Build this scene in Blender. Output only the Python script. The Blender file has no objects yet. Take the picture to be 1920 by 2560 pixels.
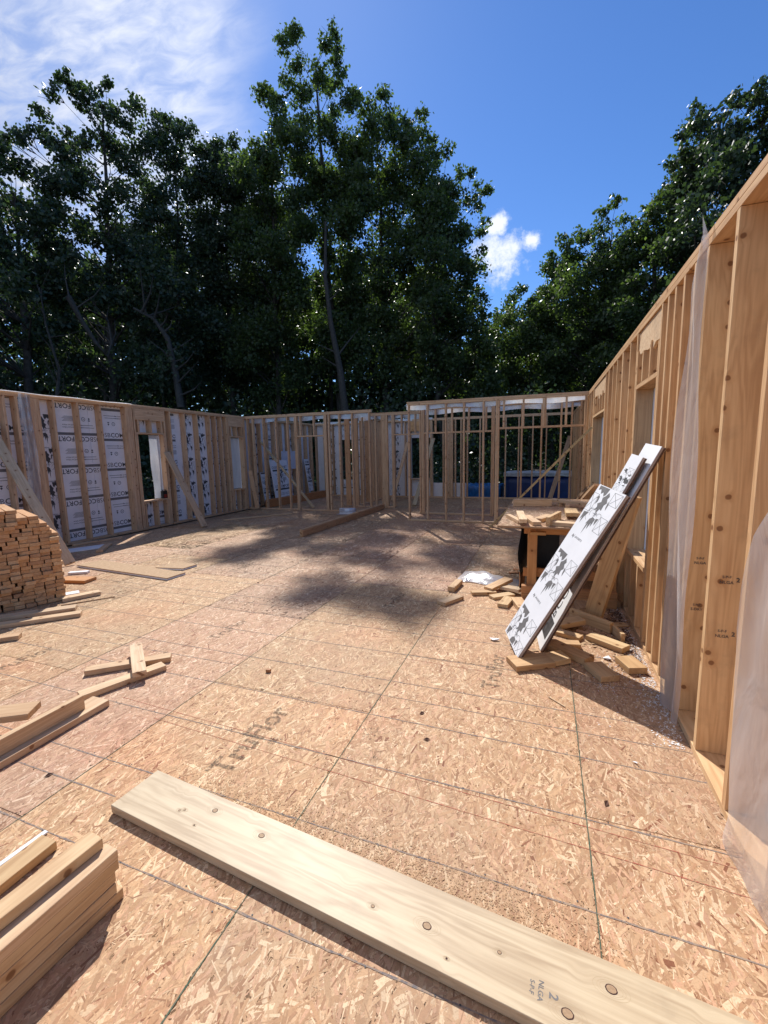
import bpy, math, random
import numpy as np
from mathutils import Vector, Matrix
from mathutils.geometry import tessellate_polygon
random.seed(11); rng = np.random.default_rng(11)
scene = bpy.context.scene
COL = scene.collection

# ---------------------------------------------------------------- camera
CAM_H = 1.58
yaw, pitch, roll = 0.354497, 0.136116, -0.0199545
fw = Vector((-math.sin(yaw)*math.cos(pitch), math.cos(yaw)*math.cos(pitch), -math.sin(pitch)))
rt = Vector((math.cos(yaw), math.sin(yaw), 0)); up = rt.cross(fw)
r2 = rt*math.cos(roll)+up*math.sin(roll); u2 = up*math.cos(roll)-rt*math.sin(roll)
cam = bpy.data.cameras.new('camera'); co = bpy.data.objects.new('camera', cam); COL.objects.link(co)
m = Matrix((( r2.x, u2.x, -fw.x, 0), (r2.y, u2.y, -fw.y, 0), (r2.z, u2.z, -fw.z, CAM_H), (0, 0, 0, 1)))
co.matrix_world = m
cam.sensor_fit = 'VERTICAL'; cam.sensor_height = 36; cam.lens = 1090.3/2560*36
cam.clip_start = 0.05; cam.clip_end = 3000
scene.camera = co
scene.render.resolution_x = 768; scene.render.resolution_y = 1024
scene.view_settings.view_transform = 'Standard'; scene.view_settings.look = 'None'
scene.view_settings.exposure = 0.31; scene.view_settings.gamma = 1
scene.view_settings.use_curve_mapping = False

# ---------------------------------------------------------------- sun and sky
SUN_AZ, SUN_EL = math.radians(-31.2), math.radians(45.7)      # azimuth from +Y towards +X
sdir = Vector((math.sin(SUN_AZ)*math.cos(SUN_EL), math.cos(SUN_AZ)*math.cos(SUN_EL), math.sin(SUN_EL)))
sl = bpy.data.lights.new('sun', 'SUN'); sl.energy = 4.6; sl.angle = math.radians(0.53); sl.color = (1.0, 0.96, 0.905)
so = bpy.data.objects.new('sun', sl); COL.objects.link(so); so.rotation_euler = (-sdir).to_track_quat('-Z', 'Y').to_euler()
world = bpy.data.worlds.new('World'); scene.world = world; world.use_nodes = True
WN = world.node_tree; WN.nodes.clear()
def nd(t, typ, **kw):
    n = t.nodes.new(typ)
    for k, v in kw.items():
        if k.startswith('i_'):
            key = k[2:]; key = int(key) if key.isdigit() else key
            n.inputs[key].default_value = v
        else: setattr(n, k, v)
    return n
def math_(t, op, a, b=None, c=None, clamp=False):
    n = t.nodes.new('ShaderNodeMath'); n.operation = op; n.use_clamp = clamp
    for i, v in enumerate((a, b, c)):
        if v is None: continue
        if isinstance(v, (int, float)): n.inputs[i].default_value = v
        else: t.links.new(v, n.inputs[i])
    return n.outputs[0]
def dotv(t, v, vec):
    n = t.nodes.new('ShaderNodeVectorMath'); n.operation = 'DOT_PRODUCT'
    t.links.new(v, n.inputs[0]); n.inputs[1].default_value = vec
    return n.outputs['Value']
def smooth(t, v, a, b):
    n = t.nodes.new('ShaderNodeMapRange'); n.interpolation_type = 'SMOOTHSTEP'
    t.links.new(v, n.inputs[0]); n.inputs[1].default_value = a; n.inputs[2].default_value = b
    return n.outputs[0]
sky = nd(WN, 'ShaderNodeTexSky', sky_type='NISHITA', sun_disc=False)
sky.sun_elevation = SUN_EL; sky.sun_rotation = SUN_AZ
sky.altitude = 300; sky.air_density = 1.0; sky.dust_density = 0.12; sky.ozone_density = 2.5
tc = nd(WN, 'ShaderNodeTexCoord'); D = tc.outputs['Generated']
sep = nd(WN, 'ShaderNodeSeparateXYZ'); WN.links.new(D, sep.inputs[0])
zc = math_(WN, 'MAXIMUM', sep.outputs[2], 0.06)
px = math_(WN, 'DIVIDE', sep.outputs[0], zc); py = math_(WN, 'DIVIDE', sep.outputs[1], zc)
cmb = nd(WN, 'ShaderNodeCombineXYZ'); WN.links.new(px, cmb.inputs[0]); WN.links.new(py, cmb.inputs[1])
mp = nd(WN, 'ShaderNodeMapping'); mp.inputs['Rotation'].default_value = (0, 0, math.radians(35)); mp.inputs['Scale'].default_value = (1.0, 2.1, 1)
WN.links.new(cmb.outputs[0], mp.inputs[0])
n1 = nd(WN, 'ShaderNodeTexNoise', i_Scale=7.5, i_Detail=7.0, i_Roughness=0.58, i_Distortion=0.5); WN.links.new(mp.outputs[0], n1.inputs['Vector'])
n2 = nd(WN, 'ShaderNodeTexNoise', i_Scale=1.1, i_Detail=2.0); WN.links.new(mp.outputs[0], n2.inputs['Vector'])
wob = math_(WN, 'MULTIPLY_ADD', n2.outputs[0], 0.25, -0.125)
side = dotv(WN, D, (math.cos(SUN_AZ-0.02), -math.sin(SUN_AZ-0.02), 0.06))     # left of the sun's plane
side = math_(WN, 'ADD', side, wob)
field = smooth(WN, side, 0.10, -0.10)
streak = smooth(WN, math_(WN, 'MULTIPLY_ADD', n2.outputs[0], 0.35, n1.outputs[0]), 0.42, 1.0)
base_v = math_(WN, 'MULTIPLY_ADD', streak, 0.62, 0.24)
cir = math_(WN, 'MULTIPLY', field, base_v)
cir = math_(WN, 'MULTIPLY', cir, smooth(WN, sep.outputs[2], 0.12, 0.42), clamp=True)
sdot = dotv(WN, D, tuple(sdir))
glow = smooth(WN, sdot, 0.80, 1.0)
# one small fair-weather cumulus over the trees
def cumulus(c, r, seed, soft=0.1):
    dm = nd(WN, 'ShaderNodeVectorMath', operation='DISTANCE'); WN.links.new(D, dm.inputs[0]); dm.inputs[1].default_value = Vector(c).normalized()
    nn = nd(WN, 'ShaderNodeTexNoise', i_Scale=24.0, i_Detail=9.0, i_Roughness=0.66)
    mm = nd(WN, 'ShaderNodeMapping'); mm.inputs['Location'].default_value = (seed, seed*2, 0); WN.links.new(D, mm.inputs[0]); WN.links.new(mm.outputs[0], nn.inputs['Vector'])
    v = math_(WN, 'MULTIPLY_ADD', dm.outputs['Value'], 1.0/r, math_(WN, 'MULTIPLY_ADD', nn.outputs[0], 3.2, -1.6))
    return smooth(WN, v, 1.0, soft)
cu = cumulus((-0.0889, 0.9225, 0.3740), 0.060, 3.1, -0.1)
cu = math_(WN, 'MAXIMUM', cu, cumulus((-0.118, 0.92, 0.385), 0.040, 7.3, -0.1))
cu = math_(WN, 'MAXIMUM', cu, cumulus((-0.036, 0.9218, 0.3875), 0.024, 5.7))
cu = math_(WN, 'MAXIMUM', cu, cumulus((-0.096, 0.901, 0.417), 0.022, 9.1))
cbr = math_(WN, 'MULTIPLY_ADD', glow, 3.2, 5.6)
ccol = nd(WN, 'ShaderNodeVectorMath', operation='SCALE'); ccol.inputs[0].default_value = (0.93, 0.95, 1.0); WN.links.new(cbr, ccol.inputs['Scale'])
hsv = nd(WN, 'ShaderNodeHueSaturation', i_Saturation=1.14, i_Value=1.0); WN.links.new(sky.outputs[0], hsv.inputs['Color'])
mx = nd(WN, 'ShaderNodeMix', data_type='RGBA'); WN.links.new(cir, mx.inputs['Factor']); gr = nd(WN, 'ShaderNodeVectorMath', operation='MULTIPLY'); WN.links.new(hsv.outputs[0], gr.inputs[0]); gr.inputs[1].default_value = (0.72, 0.87, 1.12); WN.links.new(gr.outputs[0], mx.inputs['A']); WN.links.new(ccol.outputs[0], mx.inputs['B'])
mx2 = nd(WN, 'ShaderNodeMix', data_type='RGBA'); WN.links.new(cu, mx2.inputs['Factor']); WN.links.new(mx.outputs['Result'], mx2.inputs['A']); mx2.inputs['B'].default_value = (7.4, 7.8, 8.6, 1)
bg = nd(WN, 'ShaderNodeBackground', i_Strength=0.108); WN.links.new(mx2.outputs['Result'], bg.inputs[0])
wo = nd(WN, 'ShaderNodeOutputWorld'); WN.links.new(bg.outputs[0], wo.inputs[0])

# ---------------------------------------------------------------- materials
def newmat(name):
    m = bpy.data.materials.new(name); m.use_nodes = True; t = m.node_tree; t.nodes.clear()
    o = nd(t, 'ShaderNodeOutputMaterial'); return m, t, o
def ramp(t, fac, stops):
    n = t.nodes.new('ShaderNodeValToRGB'); e = n.color_ramp.elements
    while len(e) < len(stops): e.new(0.5)
    for el, (p, c) in zip(e, stops): el.position = p; el.color = (*c, 1) if len(c) == 3 else c
    t.links.new(fac, n.inputs[0]); return n.outputs[0]
def mixc(t, fac, a, b, mode='MIX'):
    n = t.nodes.new('ShaderNodeMix'); n.data_type = 'RGBA'; n.blend_type = mode
    for key, v in (('Factor', fac), ('A', a), ('B', b)):
        if isinstance(v, (int, float)): n.inputs[key].default_value = v
        elif isinstance(v, tuple): n.inputs[key].default_value = (*v, 1)
        else: t.links.new(v, n.inputs[key])
    return n.outputs['Result']
def wood(name, light=(0.66, 0.515, 0.345), dark=(0.44, 0.285, 0.165), knots=1.0, rough=0.62, rand=0.35):
    m, t, o = newmat(name)
    tc = nd(t, 'ShaderNodeTexCoord'); oi = nd(t, 'ShaderNodeObjectInfo')
    off = nd(t, 'ShaderNodeVectorMath', operation='SCALE'); off.inputs[0].default_value = (37.0, 17.0, 29.0); t.links.new(oi.outputs['Random'], off.inputs['Scale'])
    ad = nd(t, 'ShaderNodeVectorMath', operation='ADD'); t.links.new(tc.outputs['Object'], ad.inputs[0]); t.links.new(off.outputs[0], ad.inputs[1])
    P = ad.outputs[0]
    # knots: 2D cells along the board
    sp = nd(t, 'ShaderNodeSeparateXYZ'); t.links.new(P, sp.inputs[0])
    yz = math_(t, 'ADD', sp.outputs[1], sp.outputs[2])
    cb = nd(t, 'ShaderNodeCombineXYZ'); t.links.new(sp.outputs[0], cb.inputs[0]); t.links.new(yz, cb.inputs[1])
    kn = nd(t, 'ShaderNodeTexNoise', i_Scale=28.0, i_Detail=2.0); t.links.new(cb.outputs[0], kn.inputs['Vector'])
    kv = nd(t, 'ShaderNodeTexVoronoi', voronoi_dimensions='2D', i_Scale=6.4, i_Randomness=1.0)
    t.links.new(cb.outputs[0], kv.inputs['Vector'])
    gate = math_(t, 'GREATER_THAN', kv.outputs['Color'], 0.52)
    kd = math_(t, 'MULTIPLY_ADD', kn.outputs[0], 0.05, kv.outputs['Distance'])
    core = math_(t, 'MULTIPLY', smooth(t, kd, 0.125, 0.085), gate); halo = math_(t, 'MULTIPLY', smooth(t, kd, 0.30, 0.08), gate)
    # grain, bent round the knots
    wb = math_(t, 'MULTIPLY', halo, 0.012)
    ay = math_(t, 'ADD', sp.outputs[1], wb)
    cb2 = nd(t, 'ShaderNodeCombineXYZ'); t.links.new(sp.outputs[0], cb2.inputs[0]); t.links.new(ay, cb2.inputs[1]); t.links.new(sp.outputs[2], cb2.inputs[2])
    mp = nd(t, 'ShaderNodeMapping'); mp.inputs['Scale'].default_value = (1.3, 42, 42); t.links.new(cb2.outputs[0], mp.inputs[0])
    g = nd(t, 'ShaderNodeTexNoise', i_Scale=1.0, i_Detail=5.0, i_Roughness=0.6); t.links.new(mp.outputs[0], g.inputs['Vector'])
    mp2 = nd(t, 'ShaderNodeMapping'); mp2.inputs['Scale'].default_value = (0.9, 9, 9); t.links.new(cb2.outputs[0], mp2.inputs[0])
    g2 = nd(t, 'ShaderNodeTexNoise', i_Scale=1.0, i_Detail=3.0, i_Distortion=0.6); t.links.new(mp2.outputs[0], g2.inputs['Vector'])
    rings = math_(t, 'SINE', math_(t, 'MULTIPLY', g2.outputs[0], 46.0))
    f = math_(t, 'MULTIPLY_ADD', rings, 0.13, g.outputs[0])
    c = ramp(t, f, [(0.25, dark), (0.5, tuple((a+b)/2*1.04 for a, b in zip(light, dark))), (0.72, light)])
    c = mixc(t, 0.72, light, c)
    # each board has its own shade
    rr = math_(t, 'FRACT', math_(t, 'MULTIPLY', oi.outputs['Random'], 7.77))
    tint = ramp(t, oi.outputs['Random'], [(0.0, (1.0, 0.99, 0.98)), (0.35, (0.90, 0.80, 0.72)), (0.62, (1.05, 1.02, 0.95)), (0.85, (0.80, 0.68, 0.58)), (1.0, (1.0, 0.90, 0.82))])
    c = mixc(t, rand*2, c, mixc(t, 1.0, c, tint, 'MULTIPLY'))
    c = mixc(t, math_(t, 'MULTIPLY', halo, 0.28*knots), c, (0.42, 0.22, 0.09))
    c = mixc(t, math_(t, 'MULTIPLY', core, 0.8*knots), c, (0.16, 0.065, 0.025))
    # handling dirt
    dn = nd(t, 'ShaderNodeTexNoise', i_Scale=3.5, i_Detail=5.0, i_Roughness=0.65); t.links.new(P, dn.inputs['Vector'])
    c = mixc(t, math_(t, 'MULTIPLY', smooth(t, dn.outputs[0], 0.52, 0.75), 0.35), c, (0.26, 0.19, 0.13))
    c = mixc(t, 1.0, c, oi.outputs['Color'], 'MULTIPLY')
    b = nd(t, 'ShaderNodeBump', i_Strength=0.25, i_Distance=0.0015); t.links.new(g.outputs[0], b.inputs['Height'])
    p = nd(t, 'ShaderNodeBsdfPrincipled', i_Roughness=rough); p.inputs['Specular IOR Level'].default_value = 0.3
    t.links.new(c, p.inputs['Base Color']); t.links.new(b.outputs[0], p.inputs['Normal']); t.links.new(p.outputs[0], o.inputs[0])
    return m
M = {}
M['wood'] = wood('framing_lumber')
M['plank'] = wood('clean_spruce', (0.58, 0.465, 0.31), (0.34, 0.235, 0.14), knots=0.0, rough=0.48, rand=0.0)
M['endgrain'] = wood('sawn_lumber', (0.63, 0.45, 0.28), (0.45, 0.28, 0.15), knots=0.5, rand=0.5)
def simple(name, col, rough=0.6, noise=0.0, scale=8, spec=0.3, bump=0.0, col2=None, metal=0.0):
    m, t, o = newmat(name)
    p = nd(t, 'ShaderNodeBsdfPrincipled', i_Roughness=rough, i_Metallic=metal); p.inputs['Specular IOR Level'].default_value = spec
    tc = nd(t, 'ShaderNodeTexCoord'); n = nd(t, 'ShaderNodeTexNoise', i_Scale=float(scale), i_Detail=6.0, i_Roughness=0.6); t.links.new(tc.outputs['Object'], n.inputs['Vector'])
    c2 = col2 or tuple(x*(1-noise) for x in col)
    t.links.new(ramp(t, n.outputs[0], [(0.35, c2), (0.62, col)]), p.inputs['Base Color'])
    if bump:
        b = nd(t, 'ShaderNodeBump', i_Strength=0.6, i_Distance=bump); t.links.new(n.outputs[0], b.inputs['Height']); t.links.new(b.outputs[0], p.inputs['Normal'])
    t.links.new(p.outputs[0], o.inputs[0]); return m
M['foam_white'] = simple('white_facer', (0.80, 0.81, 0.83), 0.55, 0.06, 5)
M['fibre'] = simple('brown_fibreboard_edge', (0.17, 0.095, 0.065), 0.9, 0.5, 60, bump=0.003)
M['foam_core'] = simple('foam_core', (0.42, 0.36, 0.34), 0.85, 0.15, 80, bump=0.002)
M['ink'] = simple('print_ink', (0.075, 0.075, 0.08), 0.6, 0.3, 40)
M['ink_grey'] = simple('grey_print_ink', (0.17, 0.165, 0.165), 0.6, 0.2, 30)
M['sheath_white'] = simple('sheathing_facer', (0.80, 0.785, 0.79), 0.6, 0.08, 4)
M['dark_plastic'] = simple('dark_plastic', (0.018, 0.022, 0.026), 0.45, 0.4, 6)
M['tarp_dark'] = simple('dark_tarp', (0.035, 0.045, 0.055), 0.5, 0.5, 9, bump=0.01)
M['tarp_blue'] = simple('blue_wrap', (0.02, 0.16, 0.42), 0.35, 0.5, 5, spec=0.5, bump=0.02)
M['tarp_navy'] = simple('navy_wrap', (0.006, 0.025, 0.12), 0.4, 0.4, 3, spec=0.5, bump=0.02)
M['wrap_white'] = simple('pale_wrap', (0.50, 0.48, 0.46), 0.6, 0.35, 6, bump=0.01)
M['soil'] = simple('forest_soil', (0.055, 0.042, 0.028), 0.95, 0.5, 0.6, bump=0.05)
M['concrete'] = simple('deck_rim', (0.30, 0.22, 0.14), 0.9, 0.3, 4)
M['bark'] = simple('bark', (0.085, 0.072, 0.062), 0.95, 0.55, 5, bump=0.03)
M['bark_dead'] = simple('dead_bark', (0.085, 0.078, 0.070), 0.95, 0.4, 9, bump=0.02)
M['black'] = simple('black_plastic', (0.02, 0.02, 0.02), 0.4, 0.3, 20)
M['red'] = simple('red_plastic', (0.28, 0.03, 0.02), 0.4, 0.2, 20)
M['paper'] = simple('printed_paper', (0.62, 0.62, 0.68), 0.7, 0.10, 14)
M['chalk'] = simple('grey_chalk', (0.17, 0.15, 0.15), 0.9, 0.0, 60, col2=(0.40, 0.28, 0.19))
M['chalk_red'] = simple('red_chalk', (0.42, 0.10, 0.07), 0.9, 0.0, 70, col2=(0.45, 0.29, 0.17))
M['green'] = simple('green_edge_paint', (0.045, 0.10, 0.065), 0.8, 0.0, 25, col2=(0.16, 0.15, 0.10))
M['knot_ring'] = simple('knot_bark_ring', (0.07, 0.03, 0.025), 0.8, 0.4, 120)
M['knot_core'] = simple('knot_heart', (0.40, 0.26, 0.15), 0.6, 0.25, 120)
def stencil():
    m, t, o = newmat('floor_stencil_ink')
    tc = nd(t, 'ShaderNodeTexCoord'); n = nd(t, 'ShaderNodeTexNoise', i_Scale=55.0, i_Detail=4.0, i_Roughness=0.7); t.links.new(tc.outputs['Object'], n.inputs['Vector'])
    d = nd(t, 'ShaderNodeBsdfDiffuse'); d.inputs[0].default_value = (0.10, 0.095, 0.08, 1); tr = nd(t, 'ShaderNodeBsdfTransparent')
    ms = nd(t, 'ShaderNodeMixShader'); t.links.new(math_(t, 'MULTIPLY', smooth(t, n.outputs[0], 0.34, 0.60), 0.50), ms.inputs[0]); t.links.new(tr.outputs[0], ms.inputs[1]); t.links.new(d.outputs[0], ms.inputs[2]); t.links.new(ms.outputs[0], o.inputs[0]); return m
M['stencil'] = stencil()
def poly(name, alpha, col=(0.82, 0.82, 0.85)):
    m, t, o = newmat(name)
    tc = nd(t, 'ShaderNodeTexCoord'); n = nd(t, 'ShaderNodeTexNoise', i_Scale=3.0, i_Detail=4.0); mp = nd(t, 'ShaderNodeMapping'); mp.inputs['Scale'].default_value = (3, 3, 0.6)
    t.links.new(tc.outputs['Object'], mp.inputs[0]); t.links.new(mp.outputs[0], n.inputs['Vector'])
    d = nd(t, 'ShaderNodeBsdfDiffuse'); d.inputs[0].default_value = (*col, 1)
    tl = nd(t, 'ShaderNodeBsdfTranslucent'); tl.inputs[0].default_value = (*col, 1)
    gl = nd(t, 'ShaderNodeBsdfGlossy', i_Roughness=0.22); gl.inputs[0].default_value = (0.9, 0.9, 0.9, 1)
    tr = nd(t, 'ShaderNodeBsdfTransparent')
    a = nd(t, 'ShaderNodeMixShader', i_0=0.5); t.links.new(d.outputs[0], a.inputs[1]); t.links.new(tl.outputs[0], a.inputs[2])
    b = nd(t, 'ShaderNodeMixShader', i_0=0.10); t.links.new(a.outputs[0], b.inputs[1]); t.links.new(gl.outputs[0], b.inputs[2])
    wr = nd(t, 'ShaderNodeTexNoise', i_Scale=2.2, i_Detail=3.0, i_Roughness=0.45, i_Distortion=0.9); m3 = nd(t, 'ShaderNodeMapping'); m3.inputs['Scale'].default_value = (3, 3, 1.6); t.links.new(tc.outputs['Object'], m3.inputs[0]); t.links.new(m3.outputs[0], wr.inputs['Vector'])
    bu = nd(t, 'ShaderNodeBump', i_Strength=0.45, i_Distance=0.04); t.links.new(wr.outputs[0], bu.inputs['Height'])
    for s_ in (d, gl, tl): t.links.new(bu.outputs[0], s_.inputs['Normal'])
    b.inputs[0].default_value = 0.22
    c = nd(t, 'ShaderNodeMixShader'); t.links.new(math_(t, 'MULTIPLY_ADD', n.outputs[0], 0.35, alpha-0.17, clamp=True), c.inputs[0]); t.links.new(tr.outputs[0], c.inputs[1]); t.links.new(b.outputs[0], c.inputs[2])
    t.links.new(c.outputs[0], o.inputs[0]); return m
M['poly'] = poly('vapour_barrier_film', 0.50); M['poly_milky'] = poly('milky_film', 0.86)
def osb():
    m, t, o = newmat('osb_strands')
    at = nd(t, 'ShaderNodeAttribute', attribute_name='strand'); tc = nd(t, 'ShaderNodeTexCoord')
    n = nd(t, 'ShaderNodeTexNoise', i_Scale=0.55, i_Detail=5.0, i_Roughness=0.6); t.links.new(tc.outputs['Object'], n.inputs['Vector'])
    f = nd(t, 'ShaderNodeTexNoise', i_Scale=170.0, i_Detail=3.0, i_Roughness=0.7); t.links.new(tc.outputs['Object'], f.inputs['Vector'])
    md = nd(t, 'ShaderNodeTexNoise', i_Scale=6.0, i_Detail=6.0, i_Roughness=0.7); t.links.new(tc.outputs['Object'], md.inputs['Vector'])
    c = mixc(t, math_(t, 'MULTIPLY', smooth(t, f.outputs[0], 0.45, 0.7), 0.35), at.outputs['Color'], (0.27, 0.15, 0.075))
    c = mixc(t, math_(t, 'MULTIPLY', smooth(t, n.outputs[0], 0.48, 0.68), 0.28), c, (0.36, 0.255, 0.185))     # sawdust and footprints
    c = mixc(t, math_(t, 'MULTIPLY', smooth(t, md.outputs[0], 0.56, 0.74), 0.32), c, (0.29, 0.195, 0.14))
    pk = nd(t, 'ShaderNodeTexNoise', i_Scale=1.1, i_Detail=3.0); ge = nd(t, 'ShaderNodeNewGeometry'); t.links.new(ge.outputs['Position'], pk.inputs['Vector'])
    c = mixc(t, math_(t, 'MULTIPLY', smooth(t, pk.outputs[0], 0.50, 0.72), 0.55), c, mixc(t, 1.0, c, (1.06, 0.87, 0.80), 'MULTIPLY'))
    b = nd(t, 'ShaderNodeBump', i_Strength=0.35, i_Distance=0.002); t.links.new(f.outputs[0], b.inputs['Height'])
    p = nd(t, 'ShaderNodeBsdfPrincipled', i_Roughness=0.68); p.inputs['Specular IOR Level'].default_value = 0.25
    oi = nd(t, 'ShaderNodeObjectInfo'); c = mixc(t, 1.0, c, oi.outputs['Color'], 'MULTIPLY')
    t.links.new(c, p.inputs['Base Color']); t.links.new(b.outputs[0], p.inputs['Normal']); t.links.new(p.outputs[0], o.inputs[0]); return m
M['osb'] = osb()
def leafmat(name, a, b, tr=0.35):
    m, t, o = newmat(name)
    at = nd(t, 'ShaderNodeAttribute', attribute_name='tint')
    c = ramp(t, at.outputs['Fac'], [(0.0, a), (0.8, b), (1.0, tuple(x*1.5 for x in b))])
    d = nd(t, 'ShaderNodeBsdfPrincipled', i_Roughness=0.42); d.inputs['Specular IOR Level'].default_value = 0.5; t.links.new(c, d.inputs['Base Color'])
    tl = nd(t, 'ShaderNodeBsdfTranslucent'); t.links.new(mixc(t, 1.0, c, (1.45, 1.7, 0.65), 'MULTIPLY'), tl.inputs[0])
    ms = nd(t, 'ShaderNodeMixShader', i_0=tr); t.links.new(d.outputs[0], ms.inputs[1]); t.links.new(tl.outputs[0], ms.inputs[2]); t.links.new(ms.outputs[0], o.inputs[0]); return m
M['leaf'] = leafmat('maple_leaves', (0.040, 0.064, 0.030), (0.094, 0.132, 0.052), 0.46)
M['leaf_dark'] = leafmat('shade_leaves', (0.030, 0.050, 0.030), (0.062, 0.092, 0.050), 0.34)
M['leaf_dry'] = simple('dry_leaf', (0.10, 0.045, 0.03), 0.8, 0.4, 60)

# ---------------------------------------------------------------- helpers
def tag(o, label=None, cat=None, group=None, kind=None):
    if label: o['label'] = label
    if cat: o['category'] = cat
    if group: o['group'] = group
    if kind: o['kind'] = kind
    return o
def link(o, parent=None):
    COL.objects.link(o)
    if parent is not None: o.parent = parent
    return o
def empty(name, loc, label, cat, group=None):
    e = bpy.data.objects.new(name, None); e.location = loc; e.empty_display_size = 0.1; COL.objects.link(e)
    return tag(e, label, cat, group)
def wmat(o, mw):                     # world matrix under an unrotated parent
    p = o.parent; off = Vector((0, 0, 0))
    while p is not None: off += p.matrix_basis.translation if p.rotation_euler[:] == (0, 0, 0) else p.location; p = p.parent
    o.matrix_basis = Matrix.Translation(-off) @ mw
def mesh_np(name, V, F, mat, parent=None, nv=4):
    me = bpy.data.meshes.new(name); V = np.asarray(V, dtype=np.float32); F = np.asarray(F, dtype=np.int32)
    me.vertices.add(len(V)); me.vertices.foreach_set('co', V.ravel())
    me.loops.add(F.size); me.loops.foreach_set('vertex_index', F.ravel())
    me.polygons.add(len(F)); me.polygons.foreach_set('loop_start', np.arange(0, F.size, nv, dtype=np.int32))
    me.update(calc_edges=True); me.validate()
    if mat: me.materials.append(mat)
    o = bpy.data.objects.new(name, me); return link(o, parent)
def mesh_py(name, V, F, mat, parent=None, smooth_=False):
    me = bpy.data.meshes.new(name); me.from_pydata([tuple(v) for v in V], [], F); me.update()
    if mat: me.materials.append(mat)
    if smooth_:
        for p in me.polygons: p.use_smooth = True
    return link(bpy.data.objects.new(name, me), parent)
_bc = {}
def board_mesh(L, W, T, mat, ch=0.0016):
    key = (round(L, 3), round(W, 4), round(T, 4), mat)
    if key in _bc: return _bc[key]
    ch = min(ch, W*0.2, T*0.2)
    a, b, c = L/2, W/2, T/2; V = []; F = []
    idx = {}
    for sx in (-1, 1):
        for sy in (-1, 1):
            for sz in (-1, 1):
                idx[sx, sy, sz] = len(V)
                V += [(sx*a, sy*(b-ch), sz*(c-ch)), (sx*(a-ch), sy*b, sz*(c-ch)), (sx*(a-ch), sy*(b-ch), sz*c)]
    I = lambda x, y, z, k: idx[x, y, z]+k
    for s in (-1, 1):
        F.append([I(s, -1, -1, 0), I(s, 1, -1, 0), I(s, 1, 1, 0), I(s, -1, 1, 0)][::s])
        F.append([I(-1, s, -1, 1), I(-1, s, 1, 1), I(1, s, 1, 1), I(1, s, -1, 1)][::s])
        F.append([I(-1, -1, s, 2), I(1, -1, s, 2), I(1, 1, s, 2), I(-1, 1, s, 2)][::s])
    for p in (-1, 1):
        for q in (-1, 1):
            F.append([I(-1, p, q, 1), I(1, p, q, 1), I(1, p, q, 2), I(-1, p, q, 2)][::p*q*-1])
            F.append([I(p, -1, q, 0), I(p, 1, q, 0), I(p, 1, q, 2), I(p, -1, q, 2)][::p*q])
            F.append([I(p, q, -1, 0), I(p, q, 1, 0), I(p, q, 1, 1), I(p, q, -1, 1)][::p*q*-1])
            for r in (-1, 1): F.append([I(p, q, r, 0), I(p, q, r, 1), I(p, q, r, 2)][::p*q*r])
    me = bpy.data.meshes.new('board'); me.from_pydata(V, [], F); me.materials.append(M[mat]); me.update()
    _bc[key] = me; return me
def orient(c, dx, wd):
    x = Vector(dx).normalized(); w = Vector(wd); y = (w-x*w.dot(x)).normalized(); z = x.cross(y)
    return Matrix(((x.x, y.x, z.x, c[0]), (x.y, y.y, z.y, c[1]), (x.z, y.z, z.z, c[2]), (0, 0, 0, 1)))
def board(name, c, dx, wd, L, W, T, mat='wood', parent=None, tint=None, label=None, cat=None, group=None):
    o = bpy.data.objects.new(name, board_mesh(L, W, T, mat)); link(o, parent)
    mw = orient(c, dx, wd)
    if parent is None: o.matrix_world = mw
    else: wmat(o, mw)
    if tint: o.color = (*tint, 1)
    return tag(o, label, cat, group)
def member(parent, name, lo, hi, mat='wood', tint=None, jit=0.0):
    d = [hi[i]-lo[i] for i in range(3)]; c = [(hi[i]+lo[i])/2 for i in range(3)]
    ax = sorted(range(3), key=lambda i: -d[i]); e = [Vector((1, 0, 0)), Vector((0, 1, 0)), Vector((0, 0, 1))]
    v = e[ax[0]] + Vector([random.uniform(-jit, jit) for _ in range(3)])
    return board(name, c, v, e[ax[1]], d[ax[0]], d[ax[1]], d[ax[2]], mat, parent, tint)
def grid_sheet(name, P, nu, nv, mat, parent=None, thick=0.0):
    V = [P(i/nu, j/nv) for j in range(nv+1) for i in range(nu+1)]
    F = [(j*(nu+1)+i, j*(nu+1)+i+1, (j+1)*(nu+1)+i+1, (j+1)*(nu+1)+i) for j in range(nv) for i in range(nu)]
    return mesh_py(name, V, F, M[mat], parent, True)
# flat print (lettering and drawings) as thin shapes lying on a surface
_tc = {}
def text2d(s, size=0.1, bold=0.0):
    key = (s, bold)
    if key not in _tc:
        cu = bpy.data.curves.new('t', 'FONT'); cu.body = s; cu.size = 1.0; cu.offset = bold; cu.resolution_u = 2; cu.align_x = 'CENTER'; cu.align_y = 'CENTER'
        ob = bpy.data.objects.new('t', cu); COL.objects.link(ob)
        me = ob.evaluated_get(bpy.context.evaluated_depsgraph_get()).to_mesh()
        _tc[key] = (np.array([v.co[:2] for v in me.vertices]), [tuple(p.vertices) for p in me.polygons])
        ob.to_mesh_clear(); bpy.data.objects.remove(ob); bpy.data.curves.remove(cu)
    V, F = _tc[key]; return V*size, F
def poly2d(pts):
    tri = tessellate_polygon([[Vector((x, y, 0)) for x, y in pts]])
    return np.array(pts, dtype=float), [tuple(t) for t in tri]
def rect2d(x0, y0, x1, y1): return np.array([(x0, y0), (x1, y0), (x1, y1), (x0, y1)], float), [(0, 1, 2, 3)]
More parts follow.
